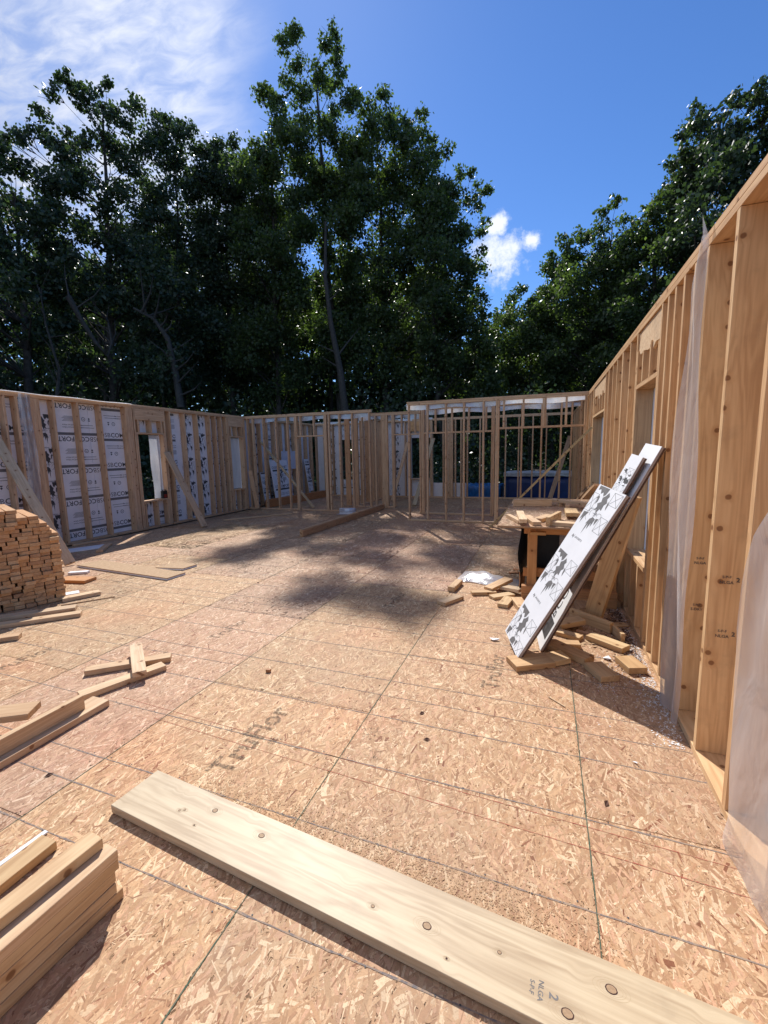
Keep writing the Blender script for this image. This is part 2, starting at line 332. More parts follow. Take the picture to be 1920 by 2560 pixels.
def line2d(pts, w):
    V = []; F = []
    for (a, b), (c, d) in zip(pts, pts[1:]):
        n = math.hypot(c-a, d-b) or 1; nx, ny = -(d-b)/n*w/2, (c-a)/n*w/2; k = len(V)
        V += [(a+nx, b+ny), (c+nx, d+ny), (c-nx, d-ny), (a-nx, b-ny)]; F.append((k, k+1, k+2, k+3))
    return np.array(V, float), F
def xf(it, dx=0, dy=0, s=1.0, rot=0.0):
    V, F = it; c, n = math.cos(rot), math.sin(rot); V = V*s
    return np.stack([V[:, 0]*c-V[:, 1]*n+dx, V[:, 0]*n+V[:, 1]*c+dy], 1), F
def clip_items(items, x0, x1, y0, y1):
    out = []
    for V, F in items:
        if V[:, 0].max() < x0 or V[:, 0].min() > x1 or V[:, 1].max() < y0 or V[:, 1].min() > y1: continue
        if V[:, 0].min() >= x0 and V[:, 0].max() <= x1 and V[:, 1].min() >= y0 and V[:, 1].max() <= y1: out.append((V, F)); continue
        VV = []; FF = []
        for f in F:
            P = [tuple(V[i]) for i in f]
            for ax, lim, sg in ((0, x0, 1), (0, x1, -1), (1, y0, 1), (1, y1, -1)):
                Q = []
                for i in range(len(P)):
                    p, q = P[i-1], P[i]; a, b = (p[ax]-lim)*sg, (q[ax]-lim)*sg
                    if (a >= 0) != (b >= 0): t = a/(a-b); Q.append((p[0]+(q[0]-p[0])*t, p[1]+(q[1]-p[1])*t))
                    if b >= 0: Q.append(q)
                P = Q
                if len(P) < 3: break
            if len(P) >= 3: FF.append(tuple(range(len(VV), len(VV)+len(P)))); VV += P
        if FF: out.append((np.array(VV, float), FF))
    return out
def print_on(name, items, org, ux, uy, mat, parent=None):
    ux = Vector(ux).normalized(); uy = Vector(uy).normalized(); VV = []; FF = []
    for V, F in items:
        k = len(VV); VV += [tuple(ux*float(a)+uy*float(b)) for a, b in V]; FF += [tuple(i+k for i in f) for f in F]
    o = mesh_py(name, VV, FF, M[mat], parent)
    if parent is None: o.location = org
    else: wmat(o, Matrix.Translation(org))
    return o

# ---------------------------------------------------------------- ground and floor deck
def ground():
    n = 60; V = []; F = []
    xs = np.linspace(-1, 1, n+1)
    for j in range(n+1):
        for i in range(n+1):
            x = np.sign(xs[i])*abs(xs[i])**2.2*900; y = np.sign(xs[j])*abs(xs[j])**2.2*900
            V.append((x, y, -0.75+0.05*math.sin(x*0.7)*math.cos(y*0.5)))
    F = [(j*(n+1)+i, j*(n+1)+i+1, (j+1)*(n+1)+i+1, (j+1)*(n+1)+i) for j in range(n) for i in range(n)]
    o = mesh_py('ground', V, F, M['soil']); tag(o, kind='structure')
ground()
X0, X1, Y0, Y1 = -8.33, 0.93, -3.0, 14.76
floor = mesh_py('floor', *(lambda a: (a, [(0,1,2,3),(7,6,5,4),(0,4,5,1),(1,5,6,2),(2,6,7,3),(3,7,4,0)]))([(X0,Y0,-0.03),(X1,Y0,-0.03),(X1,Y1,-0.03),(X0,Y1,-0.03),(X0,Y0,-0.36),(X1,Y0,-0.36),(X1,Y1,-0.36),(X0,Y1,-0.36)]), M['concrete'])
tag(floor, 'wide plywood-look strand board floor deck of the unfinished house', None, None, 'structure')
PAL = np.array([(0.61,0.435,0.285),(0.53,0.36,0.225),(0.47,0.30,0.18),(0.56,0.36,0.245),(0.42,0.255,0.155),(0.74,0.59,0.42),(0.33,0.19,0.11),(0.24,0.10,0.055)])
PW = np.array([0.18,0.19,0.16,0.15,0.13,0.12,0.055,0.013])
def strand_board(name, x0, x1, y0, y1, dens, parent=None, th=0.016, ang0=math.pi/2, sz=1.0, org=(0, 0, 0), spread=0.55):
    """one strand board: a slab with its pressed wood strands on the face; returned in the frame of org"""
    area = (x1-x0)*(y1-y0); n = int(area*dens)
    cx = rng.uniform(x0, x1, n); cy = rng.uniform(y0, y1, n)
    L = rng.gamma(2.6, 0.018, n).clip(0.008, 0.15)*sz; W = (L*rng.uniform(0.05, 0.30, n)).clip(0.0018, 0.026*sz)
    big = rng.random(n) < 0.10; W = np.where(big, W*2.2, W); L = np.where(big, L*1.3, L)
    a = np.where(rng.random(n) < 0.22, rng.uniform(0, math.pi, n), rng.normal(ang0, spread, n))
    ca, sa = np.cos(a), np.sin(a)
    k1 = rng.uniform(-0.35, 0.35, (n, 4)); wv = rng.uniform(0.6, 1.0, (n, 4))
    lx = np.stack([-L/2, L/2+k1[:, 1]*W, L/2, -L/2+k1[:, 3]*W], 1); ly = np.stack([-W/2*wv[:, 0], -W/2*wv[:, 1], W/2*wv[:, 2], W/2*wv[:, 3]], 1)
    px = (cx[:, None]+lx*ca[:, None]-ly*sa[:, None]).clip(x0, x1); py = (cy[:, None]+lx*sa[:, None]+ly*ca[:, None]).clip(y0, y1)
    # narrow strands lie on top of broad ones
    zz = 0.0002+0.0012*(0.65*rng.random(n)+0.35*(1-W/W.max()))
    z = np.repeat(zz[:, None], 4, 1)
    V = np.stack([px, py, z], 2).reshape(-1, 3)
    s = np.array([(x0,y0,0),(x1,y0,0),(x1,y1,0),(x0,y1,0),(x0,y0,-th),(x1,y0,-th),(x1,y1,-th),(x0,y1,-th)])
    F = np.concatenate([np.array([(0,1,2,3),(7,6,5,4),(0,4,5,1),(1,5,6,2),(2,6,7,3),(3,7,4,0)]), np.arange(4*n).reshape(-1, 4)+8])
    col = PAL[rng.choice(len(PAL), n, p=PW/PW.sum())]*np.array([0.95, 0.885, 0.815])*rng.uniform(0.84, 1.13, (n, 1))
    C = np.ones((8+4*n, 4), np.float32); C[:8, :3] = (0.42, 0.25, 0.135); C[8:, :3] = np.repeat(col, 4, 0)
    o = mesh_np_attr(name, np.concatenate([s, V])-np.array(org), F, C, M['osb'], parent); o.location = org
    return o
def mesh_np_attr(name, V, F, C, mat, parent):
    me = bpy.data.meshes.new(name); V = np.asarray(V, np.float32); F = np.asarray(F, np.int32)
    me.vertices.add(len(V)); me.vertices.foreach_set('co', V.ravel()); me.loops.add(F.size); me.loops.foreach_set('vertex_index', F.ravel())
    me.polygons.add(len(F)); me.polygons.foreach_set('loop_start', np.arange(0, F.size, 4, dtype=np.int32)); me.update(calc_edges=True)
    ca = me.color_attributes.new('strand', 'FLOAT_COLOR', 'POINT'); ca.data.foreach_set('color', C.ravel()); me.materials.append(mat)
    return link(bpy.data.objects.new(name, me), parent)
SX = 0.21; SW = 1.178
for i in range(-1, 8):
    xa, xb = SX-SW*i, SX-SW*(i-1)
    xa = max(xa, X0); xb = min(xb, X1)
    if xb-xa < 0.05: continue
    st = [0.8, 0.0, 1.22, 0.41, 1.63, 0.2, 1.0, 1.4, 0.6][(i+1) % 9]
    y = Y0+st-2.44
    while y < Y1:
        ya, yb = max(y, Y0), min(y+2.44, Y1); y += 2.44
        if yb-ya < 0.05: continue
        dist = max(0.0, (ya+yb)/2-1)+abs((xa+xb)/2)*0.6
        near = yb > 0.5 and ya < 3.2 and xb > -3.4
        dens = 13000 if near else 5000 if ya < 5.5 else 1800
        if yb < 0.6: dens = 500
        o = strand_board('osb_panel', xa+0.0022, xb-0.0022, ya+0.0018, yb-0.0018, dens, floor, sz=0.86 if near else 1.05, org=((xa+xb)/2, (ya+yb)/2, 0))
        v = random.uniform(0.92, 1.08); o.color = (v, v*random.uniform(0.95, 1.01), v*random.uniform(0.90, 1.02), 1)
def strip(name, x0, y0, x1, y1, w, mat, z=0.0022):
    n = max(2, int(math.hypot(x1-x0, y1-y0)/0.035)); V = []; F = []
    dx, dy = x1-x0, y1-y0; l = math.hypot(dx, dy); nx, ny = -dy/l, dx/l
    for i in range(n+1):
        t = i/n; ww = w*random.uniform(0.20, 0.50); o = random.uniform(-.15, .15)*w
        V += [(dx*t+nx*(ww+o), dy*t+ny*(ww+o), 0), (dx*t-nx*(ww-o), dy*t-ny*(ww-o), 0)]
        if i: F.append((2*i-2, 2*i-1, 2*i+1, 2*i))
    o = mesh_py(name, V, F, M[mat], floor); o.location = (x0, y0, z)
for k in range(34):
    yy = 1.055+0.408*k
    if yy > 14.4: break
    w = 0.0085 if k < 8 else 0.011
    strip('chalk_line', -8.1, yy+0.02, 0.76, yy-0.01, w, 'chalk')
strip('chalk_line', -1.5, 2.50, 0.76, 2.485, 0.007, 'chalk'); strip('chalk_line', -6.0, 2.50, -2.15, 2.54, 0.007, 'chalk')
strip('chalk_line', -5.5, 3.76, 0.76, 3.72, 0.008, 'chalk'); strip('chalk_line', -4.2, 1.31, -1.85, 1.29, 0.009, 'chalk')
strip('chalk_line', -2.6, 1.93, 0.76, 1.80, 0.0045, 'chalk_red'); strip('chalk_line', -2.2, 1.82, 0.76, 1.685, 0.0045, 'chalk_red'); strip('chalk_line', -0.99, 3.03, 0.76, 2.98, 0.005, 'chalk_red')
for i in range(0, 8):
    strip('painted_edge', SX-SW*i, 0.2, SX-SW*i, 4.0 if i < 3 else 9.5, 0.0055 if i < 2 else 0.0045, 'green', 0.0026)
for (x, y, L) in ((-1.50, 1.86, 0.60), (-2.68, 3.09, 0.46), (-1.47, 4.28, 0.50), (-0.30, 3.05, 0.52), (-3.86, 2.06, 0.5), (-2.7, 6.2, 0.5), (-5.1, 4.1, 0.5), (-4.0, 5.0, .5)):
    V, F = text2d('TruFlor', 1.0, 0.02); wd = V[:, 0].max()-V[:, 0].min()
    print_on('floor_lettering', [(V*L/wd*np.array([1, 1.0]), F)], (x, y, 0.0031), (0, 1, 0), (-1, 0, 0), 'stencil', floor)
nv = []; 
for k in range(30):
    for q in range(58):
        if random.random() < .8: nv.append((-8.05+0.152*q+random.gauss(0, .02), 1.055+0.408*k+random.gauss(0, .012)))
NV = []; NF = []
for x, y in nv:
    k0 = len(NV); r = 0.0034; NV += [(x+r*math.cos(t*1.0472), y+r*math.sin(t*1.0472), 0.0030) for t in range(6)]; NF.append(tuple(range(k0, k0+6)))
no = mesh_py('nail_heads', NV, NF, M['ink'], floor); no['kind'] = 'stuff'
def blotch(x, y, r, mat, z, name='floor_stain'):
    its = []
    for _ in range(46):
        a = random.uniform(0, 6.28); d = r*random.random()**0.7; l = random.uniform(.08, .35)*r; th = random.gauss(1.3, .7)
        its.append(line2d([(math.cos(a)*d, math.sin(a)*d), (math.cos(a)*d+math.cos(th)*l, math.sin(a)*d+math.sin(th)*l)], random.uniform(.03, .1)*r))
    print_on(name, its, (x, y, z), (1, 0, 0), (0, 1, 0), mat, floor)
blotch(-0.80, 1.94, 0.05, 'stencil', 0.0034); blotch(-0.89, 2.10, 0.06, 'stencil', 0.0036); blotch(-1.38, 1.87, 0.03, 'knot_ring', 0.0038, 'dark_strand_patch')

# ---------------------------------------------------------------- framed walls
H = 2.68; PT = 0.038
def frame_wall(name, label, axis, w0, dep, a0, a1, studs, bottom=((None, None),), tint=None, plates=2, top=None, cat='stud wall', h=H, group=None):
    """axis 'x' or 'y': direction the wall runs; w0 inner face, dep signed depth"""
    loc = ((a0+a1)/2, w0+dep/2, 0) if axis == 'x' else (w0+dep/2, (a0+a1)/2, 0)
    e = empty(name, loc, label, cat, group); wa, wb = sorted((w0, w0+dep))
    def mem(nm, u0, u1, z0, z1, w=None, mat='wood', tn=tint, jit=0.0):
        p, q = w or (wa, wb)
        lo, hi = ((u0, p, z0), (u1, q, z1)) if axis == 'x' else ((p, u0, z0), (q, u1, z1))
        return member(e, nm, lo, hi, mat, tn, jit)
    for b in bottom:
        b0 = a0 if b[0] is None else b[0]; b1 = a1 if b[1] is None else b[1]
        mem('bottom_plate', b0, b1, 0.003, PT)
    for k in range(plates): mem('top_plate', a0+0.002*k, a1-0.001*k, h-PT*(k+1)+0.001, h-PT*k)
    zt = h-PT*plates
    for s in studs: mem('stud', s, s+PT, PT+0.001, zt-0.001, jit=0.0012)
    return e, mem, zt
TL = (1.05, 0.93, 0.86)          # shaded greyer lumber of the left wall stock
TR_ = (1.08, 0.96, 0.81)  # right wall tint, with the orange of bounced light put into the lumber colour
# right exterior wall
DR = 0.14
rs = [-0.78, -0.37, 0.04, 0.45, 0.85, 1.26, 1.66, 2.06, 2.46, 2.845, 3.05, 3.25, 3.45, 3.63, 3.80, 4.70, 5.06, 5.50, 5.54, 5.93, 6.27, 6.62, 6.68, 6.96, 8.60, 8.64, 9.0, 9.38, 9.80, 10.2, 10.62, 11.0, 11.4, 11.8, 12.2, 12.6, 13.0, 13.4, 13.8, 14.2, 14.56]
rw, rm, zt = frame_wall('stud_wall', 'tall sunlit framed wall of deep pale studs along the right side with two window openings', 'y', 0.762, DR, -1.0, 14.6, rs, tint=TR_)
for (ya, yb) in ((3.838, 4.70), (7.0, 8.60)):
    rm('trimmer', ya+0.002, ya+0.038, PT+0.001, 2.10); rm('trimmer', yb-0.039, yb-0.003, PT+0.001, 2.10)
    rm('header_plate', ya+0.001, yb-0.002, 2.101, 2.138); rm('sill', ya+0.040, yb-0.041, 0.582, 0.62)
    n = 3 if yb-ya < 1 else 5
    for k in range(1, n):
        y = ya+(yb-ya)*k/n; rm('cripple_stud', y, y+PT, 2.139, 2.40+0.02*(k % 2)); rm('cripple_stud', y, y+PT, PT+0.001, 0.581)
    rm('cripple_stud', ya+0.002, ya+0.04, 2.139, 2.36); rm('cripple_stud', yb-0.042, yb-0.004, 2.139, 2.44)
    # ragged strand board header panel
    pts = [(0, 2.60), (yb-ya-0.01, 2.60), (yb-ya-0.01, 2.42)]
    k = 9; 
    for q in range(k, -1, -1): pts.append(((yb-ya-0.01)*q/k, 2.42-0.05*(q < 6)+random.uniform(-.02, .02)))
    V, F = poly2d(pts); n_ = len(V)
    VV = [(0, x, z) for x, z in V]+[(0.022, x, z) for x, z in V]; FF = [tuple(f) for f in F]+[tuple(i+n_ for i in f[::-1]) for f in F]+[(i, (i+1) % n_, (i+1) % n_+n_, i+n_) for i in range(n_)]
    o = mesh_py('header_panel', VV, FF, M['wood'], rw); wmat(o, Matrix.Translation((0.775, ya+0.005, 0))); o.color = (1.15, 1.1, 1.05, 1)
def slab(name, lo, hi, mat, parent=None): return member(parent, name, lo, hi, mat)
def sheath(e, x0, x1, cuts, y0, y1, step, mat='sheath_white'):
    """foam-faced boards outside the studs, cut round the openings"""
    y = y0
    while y < y1-0.01:
        yb = min(y+step, y1)
        for a, b, z0, z1 in split(y, yb, cuts): slab('sheathing_board', (x0, a+0.002, z0), (x1, b-0.002, z1), mat, e)
        y += step
def split(ya, yb, cuts):
    out = []; segs = [(ya, yb)]
    for c0, c1, z0, z1 in cuts:
        ns = []
        for a, b in segs:
            if c1 <= a or c0 >= b: ns.append((a, b)); continue
            if c0 > a: ns.append((a, c0))
            if c1 < b: ns.append((c1, b))
            p, q = max(a, c0), min(b, c1); out += [(p, q, -0.25, z0), (p, q, z1, H)]
        segs = ns
    return out+[(a, b, -0.25, H) for a, b in segs]
sheath(rw, 0.905, 0.945, [(3.878, 4.66, 0.62, 2.10), (7.04, 8.56, 0.62, 2.10)], -1.0, 14.6, 1.22)
for y, z, s in ((2.52, 0.93, 'NLGA'), (2.52, 0.66, 'NLGA'), (2.90, 0.93, 'NLGA'), (2.90, 0.66, 'S-DRY')):
    yf = 2.4588 if y < 2.7 else 2.8438
    its = [xf(text2d(s, 0.021, 0.01), 0, 0), xf(text2d('2', 0.03, 0.02), 0.045, 0.014), xf(text2d('S-P-F', 0.018, 0.01), 0.0, 0.026)]
    print_on('grade_stamp', its, (0.83, yf-0.0016, z), (1, 0, 0), (0, 0, 1), 'ink', rw)

# left exterior wall
XL = -8.17
ls = [0.1, 0.5, 0.9, 1.3, 1.7, 2.1, 2.5, 2.9, 3.35, 3.78, 4.19, 4.61, 4.79, 5.00, 5.04, 5.08, 5.12, 5.37, 5.80, 6.24, 6.80, 6.84, 6.88, 6.92, 6.98, 7.76, 7.93, 8.37, 8.78, 9.21, 9.43, 9.65, 9.86, 9.92, 10.56, 10.60, 11.0, 11.35, 11.72, 12.1, 12.5, 12.9, 13.3, 13.7, 14.1, 14.5]
lw, lm, _ = frame_wall('stud_wall', 'long shaded wall on the left with white printed sheathing between its studs', 'y', XL, -0.14, 0.0, 14.6, ls, tint=TL)
for ya, yb in ((7.02, 7.76), (9.96, 10.56)):
    lm('trimmer', ya+0.001, ya+0.037, PT+0.001, 2.07); lm('trimmer', yb-0.038, yb-0.002, PT+0.001, 2.07)
    lm('header_plate', ya+0.001, yb-0.001, 2.071, 2.108); lm('sill', ya+0.038, yb-0.039, 0.592, 0.63)
    lm('header', ya+0.001, yb-0.001, 2.37, 2.602, w=(XL-0.075, XL-0.001))
    for c in (0.02, 0.5): 
        y = ya+(yb-ya)*c+(0.04 if c < .1 else 0); lm('cripple_stud', y, y+PT, 2.109, 2.369); lm('cripple_stud', y, y+PT, PT+0.001, 0.591)
    y = yb-0.08; lm('cripple_stud', y, y+PT, 2.109, 2.369); lm('cripple_stud', y, y+PT, PT+0.001, 0.591)
LC = [(7.04, 7.73, 0.62, 2.08), (9.99, 10.53, 0.62, 2.08)]
sheath(lw, XL-0.183, XL-0.143, LC, 0.0, 14.6, 1.22)
# print on the sheathing
def word_rows(w, flip, z0=0.05, z1=2.62, seed=0):
    its = []; rnd = random.Random(seed); rot = math.pi if flip else 0.0
    ph = rnd.uniform(0.0, 0.5)
    z = z0+0.10+ph*0.5
    while z < z1+0.3:
        g = []
        A = text2d('OSB', 0.125, -0.004); B = text2d('COMFORT', 0.125, 0.014); wa = A[0][:, 0].max()-A[0][:, 0].min(); wb_ = B[0][:, 0].max()-B[0][:, 0].min(); tot = wa+wb_+0.012; g.append(xf(A, -tot/2+wa/2, 0.06)); g.append(xf(B, tot/2-wb_/2, 0.06))
        gb = [rect2d(-0.40*w/0.9, -0.055, 0.42*w/0.9, -0.005)]
        for q in range(2): g.append(rect2d(-0.30+0.02*q, -0.155-0.045*q, -0.02+0.03*q, -0.147-0.045*q)); g.append(xf(text2d('Go clever and just follow', 0.036, 0.006), 0.12, -0.15-0.045*q))
        for q in range(6): g.append(rect2d(0.10, -0.27-0.017*q, 0.30-0.02*(q % 3), -0.264-0.017*q))
        ring = [(0.034*math.cos(t*math.pi/8)-0.10, 0.034*math.sin(t*math.pi/8)-0.31) for t in range(17)]; g.append(line2d(ring, 0.009)); g.append(xf(text2d('BP', 0.026, 0.02), -0.10, -0.31))
        g.append(rect2d(-0.23, -0.295, -0.19, -0.275)); g.append(poly2d([(-0.21, -0.345), (-0.19, -0.32), (-0.21, -0.30), (-0.23, -0.32)]))
        its += [(0, xf(i, 0, z, 1, rot)) for i in g]+[(1, xf(i, 0, z, 1, rot)) for i in gb]
        z += 0.60
    return its
def art_rows(seed, z1=2.6, s=1.0):
    its = []; rnd = random.Random(seed); z = rnd.uniform(0.0, 0.3)
    while z < z1:
        its += [(0, xf(i, rnd.uniform(-.02, .02), z, s)) for i in art(rnd)]
        z += 0.60*s
    return its
def art(rnd=random):
    """generic print: crossed crates, long torn dark forms and swept lines"""
    g = []
    def crate(x, y, w, h, a):
        P = [(-w/2, -h/2), (w/2, -h/2), (w/2, h/2), (-w/2, h/2), (-w/2, -h/2)]
        for L in (P, [(-w/2, -h/2), (w/2, h/2)], [(w/2, -h/2), (-w/2, h/2)]): g.append(xf(line2d(L, 0.0032), x, y, 1, a))
    crate(-0.13, -0.09, 0.10, 0.16, 0.0); crate(-0.12, 0.19, 0.11, 0.13, 0.0); crate(0.15, 0.08, 0.09, 0.20, 0.0)
    g.append(poly2d([(0.02, 0.27), (0.165, 0.27), (0.16, 0.22), (0.125, 0.235), (0.10, 0.19), (0.075, 0.215), (0.05, 0.175), (0.03, 0.20)]))
    g.append(poly2d([(0.0, 0.235), (0.02, 0.19), (0.045, 0.165), (0.03, 0.12), (0.065, 0.09), (0.045, 0.06), (0.06, 0.01), (0.03, 0.035), (0.015, -0.005), (-0.005, 0.05), (-0.03, 0.04), (-0.025, 0.10), (-0.045, 0.13), (-0.02, 0.17), (-0.03, 0.20)]))
    g.append(poly2d([(0.085, 0.16), (0.105, 0.17), (0.12, 0.13), (0.10, 0.14), (0.095, 0.07), (0.078, 0.11)])); g.append(poly2d([(-0.075, 0.12), (-0.05, 0.155), (-0.06, 0.09), (-0.075, 0.06)]))
    g.append(poly2d([(-0.07, -0.04), (-0.055, -0.12), (-0.04, -0.085), (-0.035, -0.05)])); g.append(poly2d([(-0.03, -0.06), (-0.025, -0.15), (-0.008, -0.11), (0.003, -0.19), (0.02, -0.13), (0.035, -0.26), (0.04, -0.13), (0.055, -0.15), (0.04, -0.08), (0.01, -0.05)]))
    for q in range(3): g.append(xf(line2d([(-0.02, 0.0), (0.0, 0.03), (0.02, 0.0)], 0.003), -0.005+0.02*q, -0.03, 1, 0.4*q))
    g.append(poly2d([(0.10, -0.03), (0.17, -0.04), (0.165, -0.14), (0.15, -0.10), (0.14, -0.17), (0.125, -0.09)]))
    for r, cx, cy, t0, t1 in ((0.045, 0.04, -0.02, -2, 9), (0.06, 0.07, -0.03, 2, 10), (0.075, 0.05, -0.04, -3, 4), (0.03, -0.05, -0.02, 0, 8)):
        g.append(line2d([(cx+r*math.cos(t*0.4), cy+r*math.sin(t*0.4)) for t in range(t0, t1)], 0.0035))
    for q in range(7): g.append(xf(rect2d(0, 0, 0.006, 0.016), -0.195, 0.00+0.014*q, 1, 0.5))
    g.append(xf(text2d('STEEDAL', 0.030, 0.012), 0.02, -0.315)); g.append(poly2d([(0.085, -0.29), (0.10, -0.32), (0.115, -0.295), (0.125, -0.335), (0.11, -0.32), (0.10, -0.345)]))
    return g
def wall_print(e, rows, u0, u1, place, kinds=('ink', 'ink_grey'), zmin=0.045, zmax=2.60, holes=()):
    for k in (0, 1):
        its = clip_items([i for q, i in rows if q == k], u0, u1, zmin, zmax)
        for h0, h1, z0, z1 in holes:
            its = [i for i in its if not (i[0][:, 0].min() < h1 and i[0][:, 0].max() > h0 and i[0][:, 1].min() < z1 and i[0][:, 1].max() > z0)]
        if its: print_on('printed_lettering' if k == 0 else 'printed_band', its, *place, kinds[k], e)
def shift(rows, dx): return [(k, xf(i, dx, 0)) for k, i in rows]
hl = [(7.0, 7.8, 0.60, 2.10), (9.95, 10.6, 0.60, 2.10)]
PLW = ((XL-0.1415, 0, 0), (0, 1, 0), (0, 0, 1))
for c, kind, a, b in ((3.9, 'T', 3.3, 4.4), (4.72, 'T', 4.25, 5.0), (5.27, 'A', 5.14, 5.40), (5.90, 'U', 5.40, 6.40), (6.72, 'T', 6.28, 6.80), (7.2, 'A', 7.05, 7.36), (7.60, 'T', 7.40, 7.76), (7.95, 'T', 7.80, 8.2), (8.55, 'A', 8.2, 8.80), (9.0, 'A', 8.8, 9.22), (9.78, 'T', 9.28, 9.9), (10.25, 'T', 9.96, 10.6), (11.2, 'A', 10.7, 11.6), (12.2, 'T', 11.6, 12.7), (13.3, 'A', 12.8, 13.9)):
    rows = word_rows(0.9, kind == 'U', seed=int(c*10)) if kind in 'TU' else art_rows(int(c*10))
    wall_print(lw, shift(rows, c), a, b, PLW, holes=hl)
# films in the two left windows
def film(name, label, P, nu, nv, mat='poly_milky', cat='plastic sheet', group=None):
    o = grid_sheet(name, P, nu, nv, mat); return tag(o, label, cat, group)
film('plastic_film', 'half strip of white film covering the right part of the first left window', lambda u, v: (XL-0.139+0.012*math.sin(v*9), 7.43+0.10*(1-v)*0.3+u*(0.29-0.03*math.sin(v*4)), 0.64+1.42*v), 5, 18)
film('plastic_film', 'sheet of milky film closing the second left window near the corner', lambda u, v: (XL-0.139+0.008*math.sin(v*7+u*5), 9.99+0.53*u, 0.64+1.42*v), 8, 16)
film('plastic_film', 'bright strip of film lying along the top of the left wall', lambda u, v: (XL-0.20+0.26*u, 0.2+6.75*v, H+0.006+0.006*math.sin(v*40)+(0.0 if u < .9 else -0.022)), 4, 60)
def hang(y0, y1, ztop, zb, x, ph, label):
    film('plastic_film', label, lambda u, v: (x+0.022*math.sin(v*11+ph+u*14), y0+(y1-y0)*u, zb+(ztop-zb)*v), 6, 14, 'poly')
hang(4.84, 5.02, 2.66, 0.04, XL+0.012, 0, 'narrow hanging strip of clear film on the big left post')

# interior partitions
TI = (1.0, 0.91, 0.86)
p1, pm, _ = frame_wall('partition_frame', 'bare partition frame at the far left with a narrow door opening and film under its plate', 'x', 10.65, 0.089, -8.165, -4.25, [-8.12, -7.94, -7.58, -7.165, -6.79, -6.545, -6.505, -5.625, -5.585, -5.50, -5.19, -4.82, -4.33], bottom=((None, -6.47), (-6.40, None)), tint=TI)
pm('header_plate', -6.466, -5.626, 2.04, 2.078)
for x in (-6.375, -5.96): pm('cripple_stud', x, x+PT, 2.079, 2.60)
p2, pm2, _ = frame_wall('partition_frame', 'set-back partition frame behind the lying beam, with a thick built-up post', 'x', 11.70, 0.089, -5.15, -3.06, [-4.98, -4.57, -4.38, -4.341, -4.302, -4.263, -4.224, -4.06, -4.02, -3.18, -3.12], bottom=((None, -4.0), (-3.2, None)), tint=TI)
pm2('header_plate', -4.05+0.07, -3.182, 2.04, 2.078)
for x in (-3.79, -3.40): pm2('cripple_stud', x, x+PT, 2.079, 2.60)
a_, am, _ = frame_wall('partition_frame', 'nearest tall partition frame in the centre with a wide doorway on its right', 'x', 9.56, 0.089, -2.95, 0.755, [-2.93, -2.50, -2.085, -1.69, -1.275, -1.005, -0.966, 0.70], bottom=((None, -0.92),), tint=(1.0, 0.92, 0.86))
am('header_plate', -0.925, 0.698, 2.01, 2.05)
for x in (-0.86, -0.47, -0.085, -0.045, 0.345): am('cripple_stud', x, x+PT, 2.051, 2.60)
b_, bm_, _ = frame_wall('partition_frame', 'partition frame seen through the centre frame, with an opening under a header', 'x', 10.70, 0.089, -3.0, 0.755, [-2.98, -2.93, -2.89, -1.22, -1.18, -0.55, -0.12, 0.29, 0.51, 0.70], bottom=((-3.0, -1.15), (-0.6, None)), tint=TI)
bm_('header_plate', -2.85, -1.222, 2.01, 2.05)
for x in (-2.59, -2.18, -1.77, -1.365): bm_('cripple_stud', x, x+PT, 2.051, 2.60)
d_, dm_, _ = frame_wall('partition_frame', 'cross partition of close brown studs running back behind the left frame', 'y', -5.30, 0.14, 11.80, 14.4, [11.82, 11.87, 12.3, 12.7, 13.1, 13.5, 13.9, 14.3], tint=TL)
member(d_, 'post', (-5.52, 11.72, 0.04), (-5.37, 11.78, 2.60), tint=(0.95, 0.72, 0.58))
c_, cm_, _ = frame_wall('stud_wall', 'rear exterior wall seen through the partition frames, partly open to the woods', 'x', 14.6, 0.14, -8.17, 0.755, [-8.1, -7.75, -7.4, -7.08, -6.60, -6.2, -5.8, -5.4, -5.0, -4.6, -4.42, -3.69, -3.65, -3.26, -3.11, -3.07, -3.03, -2.99, -2.95, -2.85, -2.66, -2.45, -2.04, -1.64, -1.23, -0.83, -0.41, -0.01, 0.4, 0.7], tint=TL)
for x0, x1, z0, z1 in ((-8.17, -7.06, -0.2, H), (-7.06, -6.60, -0.2, 0.6), (-7.06, -6.60, 2.06, H), (-6.60, -5.45, -0.2, H), (-5.45, -4.38, -0.2, H), (-4.38, -3.72, -0.2, 0.66), (-4.38, -3.72, 2.05, H), (-3.72, -2.5, -0.2, 0.50)):
    slab('sheathing_board', (x0+0.002, 14.742, z0), (x1-0.002, 14.782, z1), 'sheath_white', c_)
cm_('header', -4.38, -3.70, 2.28, 2.60, w=(14.6, 14.64), tn=(1.1, .85, .6)); cm_('sill', -4.38, -3.70, 0.62, 0.658)
PC = ((0, 14.741, 0), (1, 0, 0), (0, 0, 1))
for c, kind, a, b in ((-7.5, 'A', -8.1, -7.1), (-6.1, 'T', -6.55, -5.5), (-5.0, 'A', -5.4, -4.5), (-6.85, 'T', -7.05, -6.62)):
    rows = word_rows(0.9, False, seed=int(-c*10)) if kind == 'T' else art_rows(int(-c*10)); wall_print(c_, shift(rows, c), a, b, PC, holes=[(-7.06, -6.6, .55, 2.1)])
